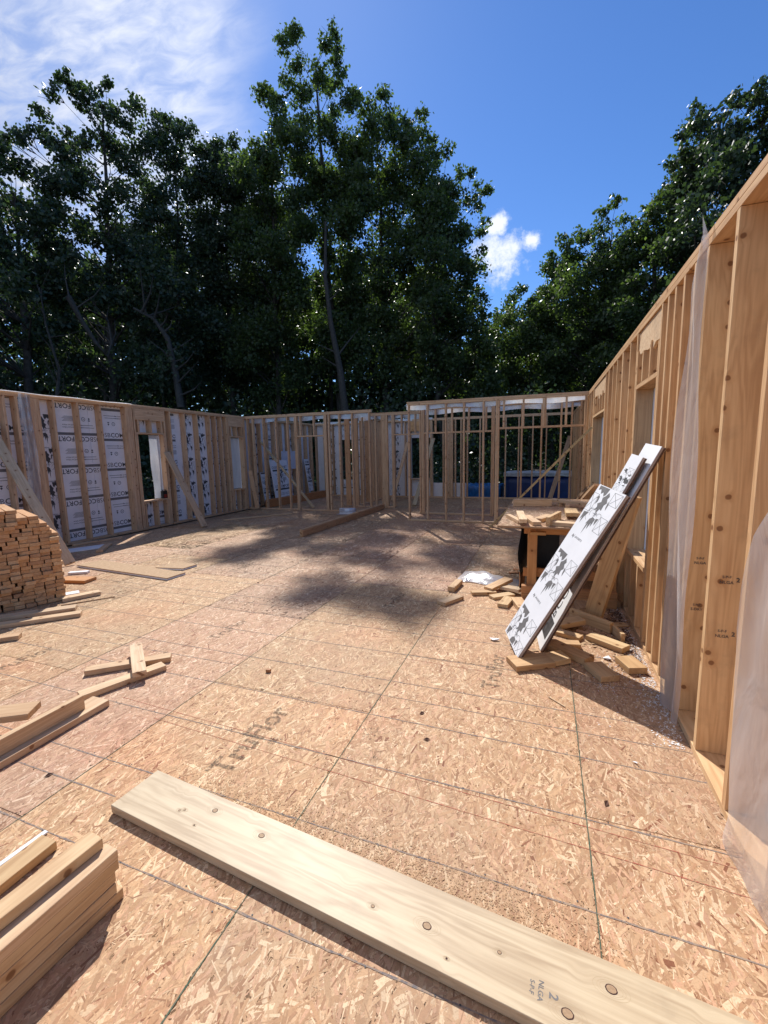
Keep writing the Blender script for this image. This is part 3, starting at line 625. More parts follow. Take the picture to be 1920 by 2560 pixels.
# film draped below top plates of the partitions
def swag(x0, x1, y, zt, drop, label):
    film('plastic_film', label, lambda u, v: (x0+(x1-x0)*u, y+0.012*math.sin(u*30)*(1-v), zt-drop*(1-v)*(1+0.12*math.sin(u*17))), 46, 3, 'poly_milky')
swag(-8.1, -4.3, 10.75, 2.665, 0.17, 'white film hanging from the top plate of the far left partition')
swag(-2.95, 0.74, 10.80, 2.665, 0.17, 'white film hanging from the plate of the partition behind the centre frame')
swag(-2.98, 0.74, 9.66, 2.665, 0.15, 'bright white film hanging from the top plate of the centre frame')
swag(-5.1, -3.1, 11.80, 2.665, 0.16, 'white film hanging from the plate above the thick built-up post')
swag(-8.1, -3.6, 14.60, 2.71, 0.07, 'sunlit strip of film along the top of the rear wall')

M['grainline'] = simple('grain_line', (0.46, 0.33, 0.19), 0.6, 0.1, 60)
M['osbplain'] = simple('strand_face', (0.50, 0.34, 0.20), 0.8, 0.35, 34, col2=(0.38, 0.24, 0.13))
# ---------------------------------------------------------------- braces and leaning pieces
Z = Vector((0, 0, 1))
def strut(name, a, b, W, T, label, wd=None, tint=None, cat='brace', mat='wood', group=None, base=0):
    a = Vector(a); b = Vector(b); d = b-a
    return board(name, (a+b)/2, d, wd or Z, d.length, W, T, mat, None, tint, label, cat, group)
strut('wall_brace', (-6.58, 4.31, 0.03), (-8.25, 4.40, 2.14), 0.14, 0.038, 'wide pale brace leaning from the floor behind the lumber pile to the left wall', wd=(0.3, 1, 0.1), tint=(0.98, 0.98, 0.95))
strut('wall_brace', (-7.04, 7.56, 0.03), (-8.15, 7.75, 1.68), 0.14, 0.038, 'grey weathered brace against the left wall right of the open window', wd=(0.3, 1, 0.1), tint=(0.85, 0.80, 0.76))
strut('wall_brace', (-1.02, 8.87, 0.03), (0.745, 8.48, 1.94), 0.089, 0.038, 'long yellowish brace rising from the floor behind the workbench to the right wall', wd=(0.1, 1, 0), tint=(1.0, 0.95, 0.72))
strut('wall_brace', (-6.25, 11.05, 0.03), (-8.1, 11.25, 1.98), 0.089, 0.038, 'thin pale brace behind the far left partition', wd=(0, 1, 0), tint=(0.95, 0.95, 0.86))
strut('wall_brace', (-3.55, 12.15, 0.03), (-3.55, 14.5, 2.0), 0.12, 0.038, 'grey brace seen behind the left edge of the centre frame', wd=(1, 0, 0), tint=(0.80, 0.86, 0.84))
strut('wall_brace', (0.10, 12.9, 0.03), (0.68, 14.45, 1.95), 0.12, 0.038, 'greyish brace seen behind the wide doorway near the right wall', wd=(1, 0, 0), tint=(0.66, 0.62, 0.62))
strut('leaning_board', (-7.80, 10.52, 0.03), (-8.06, 10.62, 1.12), 0.12, 0.038, 'short board leaning in the corner left of the far left partition', wd=(1, 0, 0), tint=TL, cat='board')
strut('leaning_board', (-4.62, 13.3, 0.03), (-4.45, 14.5, 1.9), 0.10, 0.038, 'narrow board leaning on the rear wall left of its dark window', wd=(1, 0, 0), tint=TL, cat='board')
# stack of offcuts leaning at the far right wall
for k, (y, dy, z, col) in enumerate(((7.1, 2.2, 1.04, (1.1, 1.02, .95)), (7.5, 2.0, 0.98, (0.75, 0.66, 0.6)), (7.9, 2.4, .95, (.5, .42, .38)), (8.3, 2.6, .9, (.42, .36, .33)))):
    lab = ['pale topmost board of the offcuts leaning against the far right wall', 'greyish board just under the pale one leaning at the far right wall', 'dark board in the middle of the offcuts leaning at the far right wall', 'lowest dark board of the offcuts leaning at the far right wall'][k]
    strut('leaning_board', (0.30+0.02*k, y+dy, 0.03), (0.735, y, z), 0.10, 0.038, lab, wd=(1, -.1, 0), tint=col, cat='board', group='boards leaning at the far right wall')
strut('leaning_plank', (0.455, 4.305, 0.03), (0.665, 4.02, 1.20), 0.170, 0.038, 'broad clean plank standing tilted behind the leaning white boards', wd=(0.12, -0.11, 0.0), cat='plank', tint=(1.05, 0.95, 0.75))

# ---------------------------------------------------------------- white foam-faced boards leaning on the right wall
def foam_board(name, TL_, TRr, BR, label, L, W, th=0.026, ins=True, group=None):
    TL_, TRr, BR = map(Vector, (TL_, TRr, BR)); d = (TRr-BR).normalized(); w = (TL_-TRr); w = (w-d*w.dot(d)).normalized()
    nrm = d.cross(w)
    if nrm.z < 0: nrm = -nrm
    c = TRr - d*L/2 + w*W/2
    e = empty(name, tuple(BR), label, 'foam board', group)
    board('facer', c+nrm*(th/2+0.0015), d, w, L, W, 0.003, 'foam_white', e)
    board('foam_core', c+nrm*0.004, d, w, L-0.002, W-0.002, th-0.012, 'foam_core', e)
    board('fibreboard_back', c-nrm*(th/2-0.002), d, w, L-0.001, W-0.001, 0.010, 'fibre', e)
    return e, c+nrm*(th/2+0.0036), d, w, nrm
rg = 'white boards leaning on the right wall'
e2, c2_, d2, w2, n2_ = foam_board('foam_board', (0.69, 3.71, 1.56), (0.745, 3.42, 1.575), (0.02, 3.46, 0.01), 'longest white board, leaning lowest against the right wall', 1.73, 0.31, group=rg)
its = [xf(text2d('OSBCOMFORT', 0.13, 0.012), -0.35, 0.0), xf(text2d('CROIX', 0.09, 0.012), 0.05, 0.02), rect2d(-0.78, -0.12, -0.62, 0.12), xf(text2d('COMFORT', 0.13, 0.02), -0.5, 0.0)]
print_on('printed_lettering', its[:3], c2_, d2, -w2, 'ink', e2)
e3, c3_, d3_, w3, n3_ = foam_board('foam_board', (0.585, 3.72, 1.50), (0.645, 3.46, 1.505), (-0.02, 3.50, 0.06), 'narrow torn white board caught between two leaning white boards', 1.05, 0.21, group=rg)
print_on('printed_drawing', clip_items([xf(i, 0.33, 0, 0.5) for i in art()], -.5, .5, -.1, .1), c3_, d3_, -w3, 'ink', e3)
e1, c1_, d1_, w1, n1_ = foam_board('foam_board', (0.37, 3.69, 1.235), (0.53, 3.29, 1.255), (-0.14, 3.225, 0.03), 'broad white board with black drawings, frontmost of the leaning boards', 1.40, 0.412, th=0.03, group=rg)
its = []
for k in (-0.60, -0.06, 0.50): its += [xf((i[0]*np.array([1.08, 0.72]), i[1]), k, 0.0, 1, -math.pi/2) for i in art()]
its = clip_items(its, -0.695, 0.695, -0.203, 0.203)
print_on('printed_drawing', its, c1_, d1_, -w1, 'ink_grey', e1)

# ---------------------------------------------------------------- big plank in front with its knots
pl_c = Vector((-0.522, 1.222, 0.026)); yawp = math.radians(-5.0); pdx = Vector((math.cos(yawp), math.sin(yawp), 0)); pdy = Vector((-math.sin(yawp), math.cos(yawp), 0))
bp = empty('wide_plank', (pl_c.x, pl_c.y, 0), 'wide clean pine plank with dark-ringed knots lying across the foreground', 'plank')
body = board('plank_body', pl_c, pdx, pdy, 2.50, 0.236, 0.038, 'plank', bp)
ztop = pl_c.z+0.019
def knot(x, y, r, small=False):
    small = r < .004
    c = Vector((x, y, ztop)); q = c-pl_c; q.z = 0
    a = [i*math.pi/10 for i in range(20)]; e = 1.25
    ring = [(r*e*math.cos(t)*random.uniform(.95, 1.05), r*math.sin(t)*random.uniform(.95, 1.05)) for t in a]
    print_on('knot_halo', [line2d([(rr*1.7*math.cos(t), rr*.9*math.sin(t)) for t in np.linspace(0, 6.2832, 25)], 0.0007) for rr in (r*1.35, r*1.7, r*2.2)], c+Vector((0, 0, 0.0002)), pdx, pdy, 'grainline', bp)
    print_on('knot_ring', [(np.array(ring), [tuple(range(20))])], c+Vector((0, 0, 0.0004)), pdx, pdy, 'knot_ring', bp)
    if not small: print_on('knot_heart', [(np.array(ring)*0.80, [tuple(range(20))])], c+Vector((0, 0, 0.0009)), pdx, pdy, 'knot_core', bp)
for a in [(-1.31, 1.34, 0.0105, False), (-1.04, 1.3, 0.011, False), (-1.46, 1.29, 0.005, True), (-1.44, 1.3, 0.005, True), (-1.34, 1.25, 0.003, True), (-0.51, 1.19, 0.006, False), (-0.32, 1.19, 0.0125, False), (-0.09, 1.19, 0.0055, True), (-0.24, 1.12, 0.003, True), (0.22, 1.2, 0.013, False), (0.1, 1.1, 0.0135, False)]: knot(*a)
st = [xf(text2d('NLGA', 0.020, 0.012), 0, 0.0), xf(text2d('2', 0.034, 0.02), 0.0, 0.034), xf(text2d('S-P-F', 0.018, 0.012), 0, -0.024)]
print_on('grade_stamp', st, Vector((0.030, 1.130, ztop+0.0005)), -pdy, pdx, 'ink_grey', bp)

# ---------------------------------------------------------------- loose boards on the floor
def flat(name, x, y, yaw_, L, W, T, z0, label, tint=None, pitch_=0.0, roll_=0.0, cat='board', group=None, mat='wood'):
    a = math.radians(yaw_); dx = Vector((math.cos(a), math.sin(a), math.tan(math.radians(pitch_)))); wd = Vector((-math.sin(a), math.cos(a), math.tan(math.radians(roll_))))
    return board(name, (x, y, z0+T/2), dx, wd, L, W, T, mat, None, tint, label, cat, group)
LW = (1.12, 1.10, 1.08)
flat('loose_board', -2.925, 2.262, 41, 0.57, 0.089, 0.038, 0.004, 'short board under the crossing piece, the farther of the two crossed offcuts', (0.97, .92, .86))
flat('loose_board', -2.745, 2.07, 68.8, 0.54, 0.092, 0.038, 0.004, 'long offcut under the crossing piece, nearest to the camera', LW)
flat('loose_board', -2.86, 2.28, -37.9, 0.545, 0.089, 0.038, 0.044, 'short board lying across two crossed offcuts on the open floor', LW)
flat('loose_beam', -2.655, 0.95, 90, 1.76, 0.145, 0.038, 0.004, 'flat board below the upright one, running out of the left edge', LW)
board('loose_beam', (-2.650, 0.85, 0.043+0.0445), (0, 1, 0), (0, 0, 1), 1.72, 0.089, 0.038, 'wood', None, (1.0, .95, .9), 'board standing on its narrow edge on top of a flat board at the left edge', 'board')
flat('loose_board', -3.10, 1.32, 33, 0.75, 0.14, 0.038, 0.095, 'raised board end poking in from the left edge above its dark shadow', (0.9, .82, .74))
flat('support_block', -3.25, 1.20, 10, 0.25, 0.089, 0.089, 0.004, 'short block under the raised board at the left edge', TL, cat='block')
flat('loose_board', -4.93, 2.68, 46, 0.95, 0.12, 0.038, 0.004, 'flat board along the foot of the lumber pile, the nearer to the pile')
flat('loose_board', -4.71, 2.56, 46, 0.98, 0.10, 0.038, 0.004, 'flat pale board along the foot of the pile, on the camera side', LW)
flat('loose_board', -4.55, 2.16, 43, 0.55, 0.09, 0.038, 0.004, 'board end poking out of the left edge in front of the pile', (.95, .88, .82))
flat('loose_board', -5.66, 3.76, 12, 0.42, 0.19, 0.038, 0.004, 'short wide brown offcut right behind the lumber pile', (1.0, .72, .48))
flat('loose_board', -4.93, 3.31, 63, 0.36, 0.11, 0.04, 0.004, 'pale offcut lying at the right foot of the lumber pile', LW)
flat('foam_scrap', -6.0, 4.03, 32, 0.24, 0.08, 0.03, 0.004, 'small white foam bar beside the foot of the wide brace', cat='foam scrap', mat='foam_white')
flat('foam_scrap', -5.16, 3.36, 60, 0.14, 0.12, 0.02, 0.004, 'white foam scrap between the pile and the pale offcut', cat='foam scrap', mat='foam_white')
flat('thin_strip', -4.72, 3.24, 52, 0.50, 0.012, 0.010, 0.004, 'thin dark-ended strip on the floor in front of the pile foot', (.8, .7, .6), cat='strip')
flat('thin_strip', -6.80, 9.22, 52, 1.75, 0.07, 0.03, 0.004, 'long thin board on the shaded floor before the far left partition', (.95, .9, .85), cat='strip')
flat('foam_scrap', -7.50, 5.22, 62, 0.62, 0.30, 0.02, 0.004, 'thin white panel on the shaded floor along the left wall', cat='foam panel', mat='sheath_white')
flat('loose_board', -7.21, 5.33, 130, 0.66, 0.10, 0.038, 0.004, 'board in the shade beside the thin white panel', TL)
flat('thin_strip', -7.92, 5.75, 78, 0.85, 0.09, 0.03, 0.004, 'flat board lying against the foot of the left wall', TL, cat='strip')
def lsheet(name, pts, th, label):
    V, F = poly2d(pts); n = len(V)
    c = V.mean(0); V = V-c
    e = empty(name, (c[0], c[1], 0), label, 'board')
    for nm, z0, z1, mt in (('foam_core', 0.004, 0.004+th*0.6, 'foam_white'), ('osb_face', 0.0045+th*0.6, 0.004+th, 'osbplain')):
        VV = [(x, y, z1) for x, y in V]+[(x, y, z0) for x, y in V]
        FF = [tuple(f) for f in F]+[tuple(i+n for i in f[::-1]) for f in F]+[(i, i+n, (i+1) % n+n, (i+1) % n) for i in range(n)]
        mesh_py(nm, VV, FF, M[mt], e)
lsheet('insulated_offcut', [(-6.39, 4.28), (-4.52, 4.13), (-4.50, 4.42), (-4.60, 4.43), (-6.30, 4.60)], 0.030, 'long insulated strand-board offcut lying in the sun behind the pile')
lsheet('insulated_offcut', [(-5.13, 4.51), (-4.70, 4.58), (-4.68, 4.82), (-5.05, 4.90)], 0.028, 'small insulated strand-board offcut beyond the long one')
# lying beam towards the partition
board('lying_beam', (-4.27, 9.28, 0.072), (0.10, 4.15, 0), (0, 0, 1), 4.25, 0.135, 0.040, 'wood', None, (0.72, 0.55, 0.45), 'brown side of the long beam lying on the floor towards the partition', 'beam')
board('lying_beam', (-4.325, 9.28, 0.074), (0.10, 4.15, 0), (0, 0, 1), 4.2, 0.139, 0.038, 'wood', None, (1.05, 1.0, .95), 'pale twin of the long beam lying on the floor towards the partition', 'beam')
def roll(x, y, L, r, yaw_, label):
    V = []; F = []; n = 18
    for i, xx in enumerate((-L/2, -L/2, L/2, L/2)):
        rr = r*(0.55 if i in (0, 3) else 1.0)
        for k in range(n): a = k*6.2832/n; V.append((xx+(0.01 if i in (0, 3) else 0)*(1 if i == 0 else -1), rr*math.cos(a), r+rr*math.sin(a)))
    for j in range(3): F += [(j*n+k, j*n+(k+1) % n, (j+1)*n+(k+1) % n, (j+1)*n+k) for k in range(n)]
    F.append(tuple(range(n))[::-1]); F.append(tuple(3*n+k for k in range(n)))
    e = empty('film_roll', (x, y, 0), label, 'plastic roll'); e.rotation_euler = (0, 0, math.radians(yaw_))
    o = mesh_py('rolled_film', V, F, M['poly_milky'], e, True)
    mesh_py('loose_end', [(-L/2, -r, 0.01), (L/2, -r, 0.01), (L/2, -r-0.16, 0.006), (-L/2-0.05, -r-0.14, 0.006), (-L/2, -r+0.03, 0.06), (L/2, -r+0.03, 0.06)], [(0, 1, 2, 3), (0, 4, 5, 1)], M['poly_milky'], e)
roll(-4.85, 10.35, 0.42, 0.075, 12, 'roll of white film on the floor at the foot of the far left partition')
# things in the room behind the far left partition
board('lumber_bundle', (-7.66, 12.55, 0.125), (0.07, 1, 0), (0, 0, 1), 3.2, 0.24, 0.14, 'wood', None, (0.80, 0.47, 0.28), 'long brown timber lying along the wall in the room behind the far left partition', 'beam')
for P, L, W, lab, seed in (((-7.9, 11.95, 0.80), 1.20, 0.95, 'broad printed white panel leaning behind the far left partition', 3), ((-8.02, 13.9, 0.82), 1.15, 0.30, 'narrow printed white panel leaning deep in the room behind the far left partition', 5), ((-8.08, 11.35, 0.6), 0.9, 0.30, 'dark-edged white panel half hidden behind the broad printed one', 6)):
    e = empty('insulation_sheet', (P[0], P[1], 0.26), lab, 'foam panel'); tl = Vector((-0.16, 0.02, 1)).normalized()
    board('facer', P, tl, (0.0, 1, 0), L, W, 0.02, 'sheath_white', e)
    rows = [xf(i, 0, -0.1, 1.0) for k, i in word_rows(0.9, False, 0, 0.9, seed)]+[xf(i, 0, 0.35, 0.9) for i in art()]
    its = clip_items([(V-np.array([0, 0.35]), F) for V, F in rows], -W/2+.01, W/2-.01, -L/2+.01, L/2-.01)
    nn = Vector((0, 1, 0)).cross(tl); nn = nn if nn.x > 0 else -nn
    print_on('printed_lettering', its, Vector(P)+nn*0.0115, (0, 1, 0), tl, 'ink', e)
film('building_plan', 'large paper plan pinned to studs behind the far left partition', lambda u, v: (-8.15+0.03*math.sin(u*3), 12.4+1.1*u, 1.08+0.6*v), 6, 4, 'paper', cat='paper')
# black device on the window sill
e = empty('sill_radio', (XL-0.06, 7.66, 0.631), 'small black and dark red device standing on the sill of the open left window', 'radio')
member(e, 'casing', (XL-0.10, 7.60, 0.632), (XL-0.03, 7.72, 0.80), 'black'); member(e, 'front_plate', (XL-0.030, 7.615, 0.65), (XL-0.024, 7.705, 0.72), 'red')
member(e, 'handle', (XL-0.08, 7.61, 0.815), (XL-0.05, 7.71, 0.825), 'black'); member(e, 'handle_post', (XL-0.075, 7.615, 0.801), (XL-0.06, 7.625, 0.814), 'black')
member(e, 'handle_post', (XL-0.075, 7.695, 0.801), (XL-0.06, 7.705, 0.814), 'black')

# ---------------------------------------------------------------- big lumber pile on the left
u = Vector((0.40, 0.917, 0)); v = Vector((-0.917, 0.40, 0)); P0 = Vector((-5.03, 3.22, 0))
step = {25: 0.33, 24: 0.33, 23: 0.17, 22: 0.15, 21: 0.085, 20: 0.07, 19: 0.05}
ORD = ['first', 'second', 'third', 'fourth', 'fifth', 'sixth', 'seventh', 'eighth', 'ninth', 'tenth', 'eleventh', 'twelfth', 'thirteenth', 'fourteenth', 'fifteenth', 'sixteenth', 'seventeenth', 'eighteenth', 'nineteenth', 'twentieth']
for r in range(26):
    s = -step.get(r, 0.0)-random.uniform(0.0, 0.014); q = 0
    odd = r in (2, 6, 7, 11, 15, 16, 20, 23); off = 0.0
    while s > -0.92:
        w = random.choice((0.089, 0.14, 0.089, 0.064)) if odd else 0.089
        j = random.gauss(0, 0.008)+(0.04 if random.random() < 0.06 else 0)-(0.06 if random.random() < .03 else 0)
        if r >= 24 and random.random() < .3: j += random.uniform(0.03, .09)
        L = 0.95; c = P0+u*(s-w/2)-v*j+v*(L/2)+Z*(0.006+0.0405*r+0.019+random.uniform(0, .0015))
        yv = v+u*random.gauss(0, 0.012)
        row = 'row %s from the floor' % ORD[r] if r < 13 else 'row %s from the top' % ORD[25-r]
        lab = 'sawn board in the tall pile, %s, %s from its right edge' % (row.replace('row ', '')+' row' if False else ORD[r if r < 13 else 25-r]+(' row above the floor' if r < 13 else ' row below the top'), ORD[q])
        t = random.choice(((1, .93, .84), (1.08, .95, .80), (.92, .82, .72), (1.12, 1.04, .92), (.84, .74, .68), (1, .86, .72)))
        board('stacked_board', c, yv, u+Z*random.gauss(0, 0.010), L, w-0.002, 0.038, 'endgrain', None, t, lab, 'board', 'boards in the tall lumber pile')
        s -= w+random.uniform(0.0005, 0.004); q += 1

# ---------------------------------------------------------------- low stack bottom left
ord_ = ['lowest', 'second', 'third', 'fourth', 'top']
for k in range(5):
    flat('stacked_stud', -1.487+random.uniform(-.006, .006), -0.06+0.03*random.random(), 86.6+random.gauss(0, .35), 2.0, 0.064, 0.038, 0.004+0.0392*k, '%s board of the low stack in the bottom left corner, right-hand column' % ord_[k], (1.0, .95, .86) if k < 4 else LW, group='boards of the low stack at the bottom left')
for k in range(5):
    flat('stacked_stud', -1.562, -0.08+0.02*random.random(), 86.4+random.gauss(0, .3), 2.02, 0.064, 0.038, 0.004+0.0392*k, '%s board of the low stack, left-hand column' % ord_[k], (1.0, .9, .78), group='boards of the low stack at the bottom left')
flat('stacked_stud', -1.572, -0.06, 84.6, 2.02, 0.070, 0.038, 0.004+0.0394*5, 'uppermost board of the low stack, lying over its left-hand column', (1.02, .96, .86), group='boards of the low stack at the bottom left')
flat('stacked_stud', -1.867, 0.0, 90, 2.02, 0.089, 0.038, 0.004, 'single pale board lying apart on the left of the low stack', (1.0, .97, .84))
flat('foam_scrap', -1.965, 0.84, 86, 0.42, 0.022, 0.008, 0.004, 'white foam strip behind the low stack at the left edge', cat='foam scrap', mat='foam_white')

# ---------------------------------------------------------------- workbench
wb = empty('workbench', (0.15, 5.8, 0), 'site workbench of rough lumber with a strand-board top, by the right wall', 'workbench')
TT = (1.0, 0.68, 0.42)
top = strand_board('bench_top', -0.44, 0.735, 4.50, 7.12, 2600, wb, th=0.019, org=(0.15, 5.8, 0)); top.location = (0, 0, 0.82)
for x in (-0.15, 0.60):
    for y in (4.72, 6.85): member(wb, 'leg', (x, y, 0.004), (x+0.095, y+0.04, 0.795), tint=TT)
member(wb, 'apron', (-0.19, 4.762, 0.70), (0.70, 4.80, 0.79), tint=TT); member(wb, 'apron', (-0.19, 6.89, 0.70), (0.70, 6.93, 0.79), tint=TT)
member(wb, 'side_rail', (-0.19, 4.802, 0.70), (-0.152, 6.888, 0.79), tint=TT); member(wb, 'side_rail', (0.66, 4.802, 0.70), (0.698, 6.888, 0.79), tint=TT)
member(wb, 'stretcher', (-0.19, 4.762, 0.24), (0.70, 4.80, 0.33), tint=TT); member(wb, 'foot_rail', (-0.20, 4.64, 0.004), (0.70, 4.715, 0.085), tint=(.9, .68, .48)); member(wb, 'foot_rail', (-0.20, 4.64, 0.088), (0.70, 4.715, 0.165), tint=(.85, .6, .42))
bn = empty('storage_bin', (0.0, 5.3, 0), 'dark plastic bin standing under the workbench', 'bin')
member(bn, 'bin_body', (-0.10, 5.05, 0.30), (0.17, 5.8, 0.66), 'dark_plastic'); member(bn, 'bin_rim', (-0.115, 5.035, 0.661), (0.185, 5.815, 0.685), 'dark_plastic'); member(bn, 'stand', (-0.06, 5.1, 0.004), (0.14, 5.75, 0.298), 'dark_plastic')
film('dark_tarp', 'dark crumpled tarp hanging at the left side of the workbench', lambda a, b: (-0.235+0.016*math.sin(b*8+a*5)+0.06*a, 4.81+1.0*a+0.02*math.sin(b*11), 0.04+0.73*b), 14, 10, 'tarp_dark', cat='tarp')
zt_ = 0.8225
tb = [(-0.15, 6.17, 15, .50, .04, .09, 0, 'long thin piece at the far left of the workbench top', LW), (0.33, 6.15, -40, .62, .089, .038, .045, 'long board across the far right of the workbench top', LW), (0.22, 6.25, 20, .09, .05, .04, 0, 'small block propping the long board on the workbench', None), (0.28, 5.97, 0, .05, .05, .05, 0, 'tiny cube-like block in the middle of the workbench', LW),
      (-0.22, 4.76, -84, .64, .075, .038, .04, 'offcut lying on top of others at the near left of the workbench', LW), (-0.30, 4.85, -70, .46, .05, .038, 0, 'offcut at the left, beneath the upper offcut on the workbench', LW), (-0.12, 4.80, -76, .50, .085, .038, 0, 'offcut just right of the upper offcut on the workbench', LW),
      (0.0, 4.97, 70, .36, .10, .038, 0, 'small slanted offcut near the middle of the workbench', (1, .95, .88)), (0.10, 4.80, 76, .5, .04, .089, 0, 'offcut standing on edge in the middle of the workbench', (1.05, 1, .85)), (0.29, 5.27, 90, .42, .13, .04, .03, 'squarish thick offcut on the right of the workbench', (1.08, 1.04, .85)),
      (0.36, 5.35, 70, .3, .08, .03, 0, 'thin dark offcut under the squarish one on the workbench', None), (0.24, 4.60, -20, .36, .12, .038, 0, 'offcut at the near edge of the workbench beside the white board', LW)]
for x, y, a, L, W, T, dz, lab, tn in tb: flat('offcut', x, y, a, L, W, T, zt_+dz, lab, tn, cat='offcut', group='offcuts on the workbench')
flat('offcut', -0.05, 4.66, 3, .15, .09, .03, 0.715, 'short block sticking out under the near edge of the workbench top', (1.0, .78, .5), cat='offcut')
for k, (x, y, a, L, W, lab) in enumerate(((-0.30, 5.72, 30, .22, .05, 'thin splintered scrap beside the bench leg'), (-0.27, 5.78, -20, .18, .06, 'small brown scrap on the pile beside the bench leg'), (-0.24, 5.70, 70, .12, .08, 'pale square scrap on top beside the bench leg'))):
    flat('wood_scrap', x, y, a, L, W, 0.014, 0.004+0.016*k, lab, (.9, .6, .45) if k < 2 else LW, cat='wood scrap', group='scraps beside the bench leg')
board('block', (-0.21, 5.02, 0.10), (0, 0, 1), (1, .2, 0), 0.19, 0.04, 0.14, 'wood', None, (.85, .5, .3), 'brown block standing upright at the bench leg beside the film', 'block')
film('film_sheet', 'crumpled sheet of white film on the floor left of the workbench', lambda a, b: (-0.98+0.72*a+0.05*b, 5.08+0.50*b*(1-0.45*a)+0.05*math.sin(a*7), 0.012+0.085*max(0, math.sin(a*3.0+0.25))*math.sin(b*3.14)+0.012*math.sin(a*21+b*9)*b), 26, 12, 'poly_milky')

# ---------------------------------------------------------------- offcuts scattered on the right
sc = [(-0.90, 4.40, 62, .34, .13, .038, 0, 'single offcut farthest left of the scattered pieces', LW), (-0.94, 4.88, 84, .36, .09, .06, 0, 'block lying at the left end of the film sheet', (.95, .8, .6)),
      (-0.46, 4.96, 58, .42, .13, .038, .045, 'brown grained offcut resting on others in front of the film sheet', (1.0, .8, .55)), (-0.31, 4.88, -35, .30, .13, .038, .03, 'pale offcut right of the brown one in front of the film', LW), (-0.60, 4.74, 20, .30, .10, .038, 0, 'low offcut at the left under the brown one', (1, .9, .65)),
      (-0.40, 4.70, 40, .30, .12, .03, 0, 'offcut in the middle of the cluster before the workbench', (1, .9, .65)), (-0.34, 4.50, 80, .30, .12, .04, 0, 'nearest offcut of the cluster before the workbench', (1, .92, .68)), (-0.20, 4.46, -72, .34, .13, .05, 0, 'brown offcut touching the left edge of the white board', (.95, .72, .5)),
      (-0.06, 3.22, 30, .34, .19, .045, 0, 'big offcut under the foot of the front white board', (1.0, .8, .48)), (0.11, 3.32, 30, .19, .16, .045, 0.004, 'square offcut beside the one under the white board', (1.0, .78, .45)), (0.22, 3.47, -38, .36, .14, .05, 0, 'long offcut sloping right of the two leaning boards', (1.0, .74, .42)),
      (0.41, 3.22, -64, .23, .15, .045, 0, 'offcut lying alone in the shadow of the boards', (.9, .68, .4)), (0.62, 3.39, -70, .21, .15, .05, 0, 'blocky offcut in front of the studs at the right', (1.0, .84, .52)), (0.51, 3.75, -38, .34, .13, .045, 0, 'half-lit offcut in the middle of the debris', (1.0, .88, .58)),
      (0.42, 4.15, -42, .46, .05, .10, 0, 'narrow board on edge below the tilted plank', (1.0, .82, .5)), (0.24, 4.02, 30, .26, .15, .045, .035, 'thick offcut right beside the leaning boards', (1.05, .9, .6)), (0.20, 3.84, -25, .3, .1, .035, 0, 'offcut beneath the thick one by the leaning boards', (1.0, .8, .5)),
      (0.61, 3.95, -75, .24, .035, .075, 0, 'small pale piece standing on edge near the wall', (1.05, .95, .7)), (0.60, 4.75, 10, .30, .14, .06, 0, 'offcut behind the tilted plank by the wall', (.9, .7, .5)), (0.15, 3.62, 10, .34, .1, .038, 0, 'shaded offcut between the feet of the leaning boards', (.9, .7, .45)),
      (0.38, 4.6, 100, .4, .14, .07, 0, 'dark offcut behind the white boards', (.7, .5, .36)), (0.62, 4.2, 20, .25, .1, .012, 0, 'thin strand-board scrap lit near the wall', (1.0, .85, .6)), (0.43, 3.88, -30, .34, .035, .02, 0, 'reddish lath among the debris', (.75, .4, .3))]
for x, y, a, L, W, T, dz, lab, tn in sc: flat('offcut', x, y, a, L*.9, W*.88, T*.92, 0.004+dz, lab, tuple(.5+.52*k for k in tn), cat='offcut', group='offcuts scattered by the right wall', pitch_=(6 if dz else 0), roll_=0)
def scrap(name, x, y, s, mat, label, z=0.004, cat='foam scrap'):
    pts = [Vector((random.uniform(-1, 1)*s, random.uniform(-1, 1)*s*0.6, random.uniform(0, .35)*s)) for _ in range(9)]
    import bmesh
    bm = bmesh.new(); [bm.verts.new(p) for p in pts]; bmesh.ops.convex_hull(bm, input=bm.verts)
    me = bpy.data.meshes.new(name); bm.to_mesh(me); bm.free(); me.materials.append(M[mat]); o = link(bpy.data.objects.new(name, me)); o.location = (x, y, z); tag(o, label, cat)
scrap('foam_scrap', 0.33, 3.50, 0.05, 'foam_white', 'white foam shard right of the long sloping offcut'); scrap('foam_scrap', 0.50, 3.48, 0.06, 'foam_white', 'flat white foam shard before the blocky offcut'); scrap('foam_scrap', 0.36, 3.44, 0.035, 'foam_white', 'smaller white foam shard beside the larger one')
scrap('foam_scrap', 0.47, 2.31, 0.016, 'foam_white', 'tiny white crumb alone on the sunny floor near the right wall')
scrap('foam_scrap', -0.36, 3.56, 0.05, 'foam_white', 'thin white scrap at the foot of the front white board')
flat('splinter', 0.11, 2.76, -42, 0.13, 0.006, 0.005, 0.004, 'pale splinter on the sunny floor before the leaning boards shadow', cat='splinter')
flat('wood_scrap', -1.86, 2.52, 10, 0.035, 0.025, 0.02, 0.004, 'tiny dark wood block alone in the middle of the floor', (.7, .45, .3), cat='wood scrap')
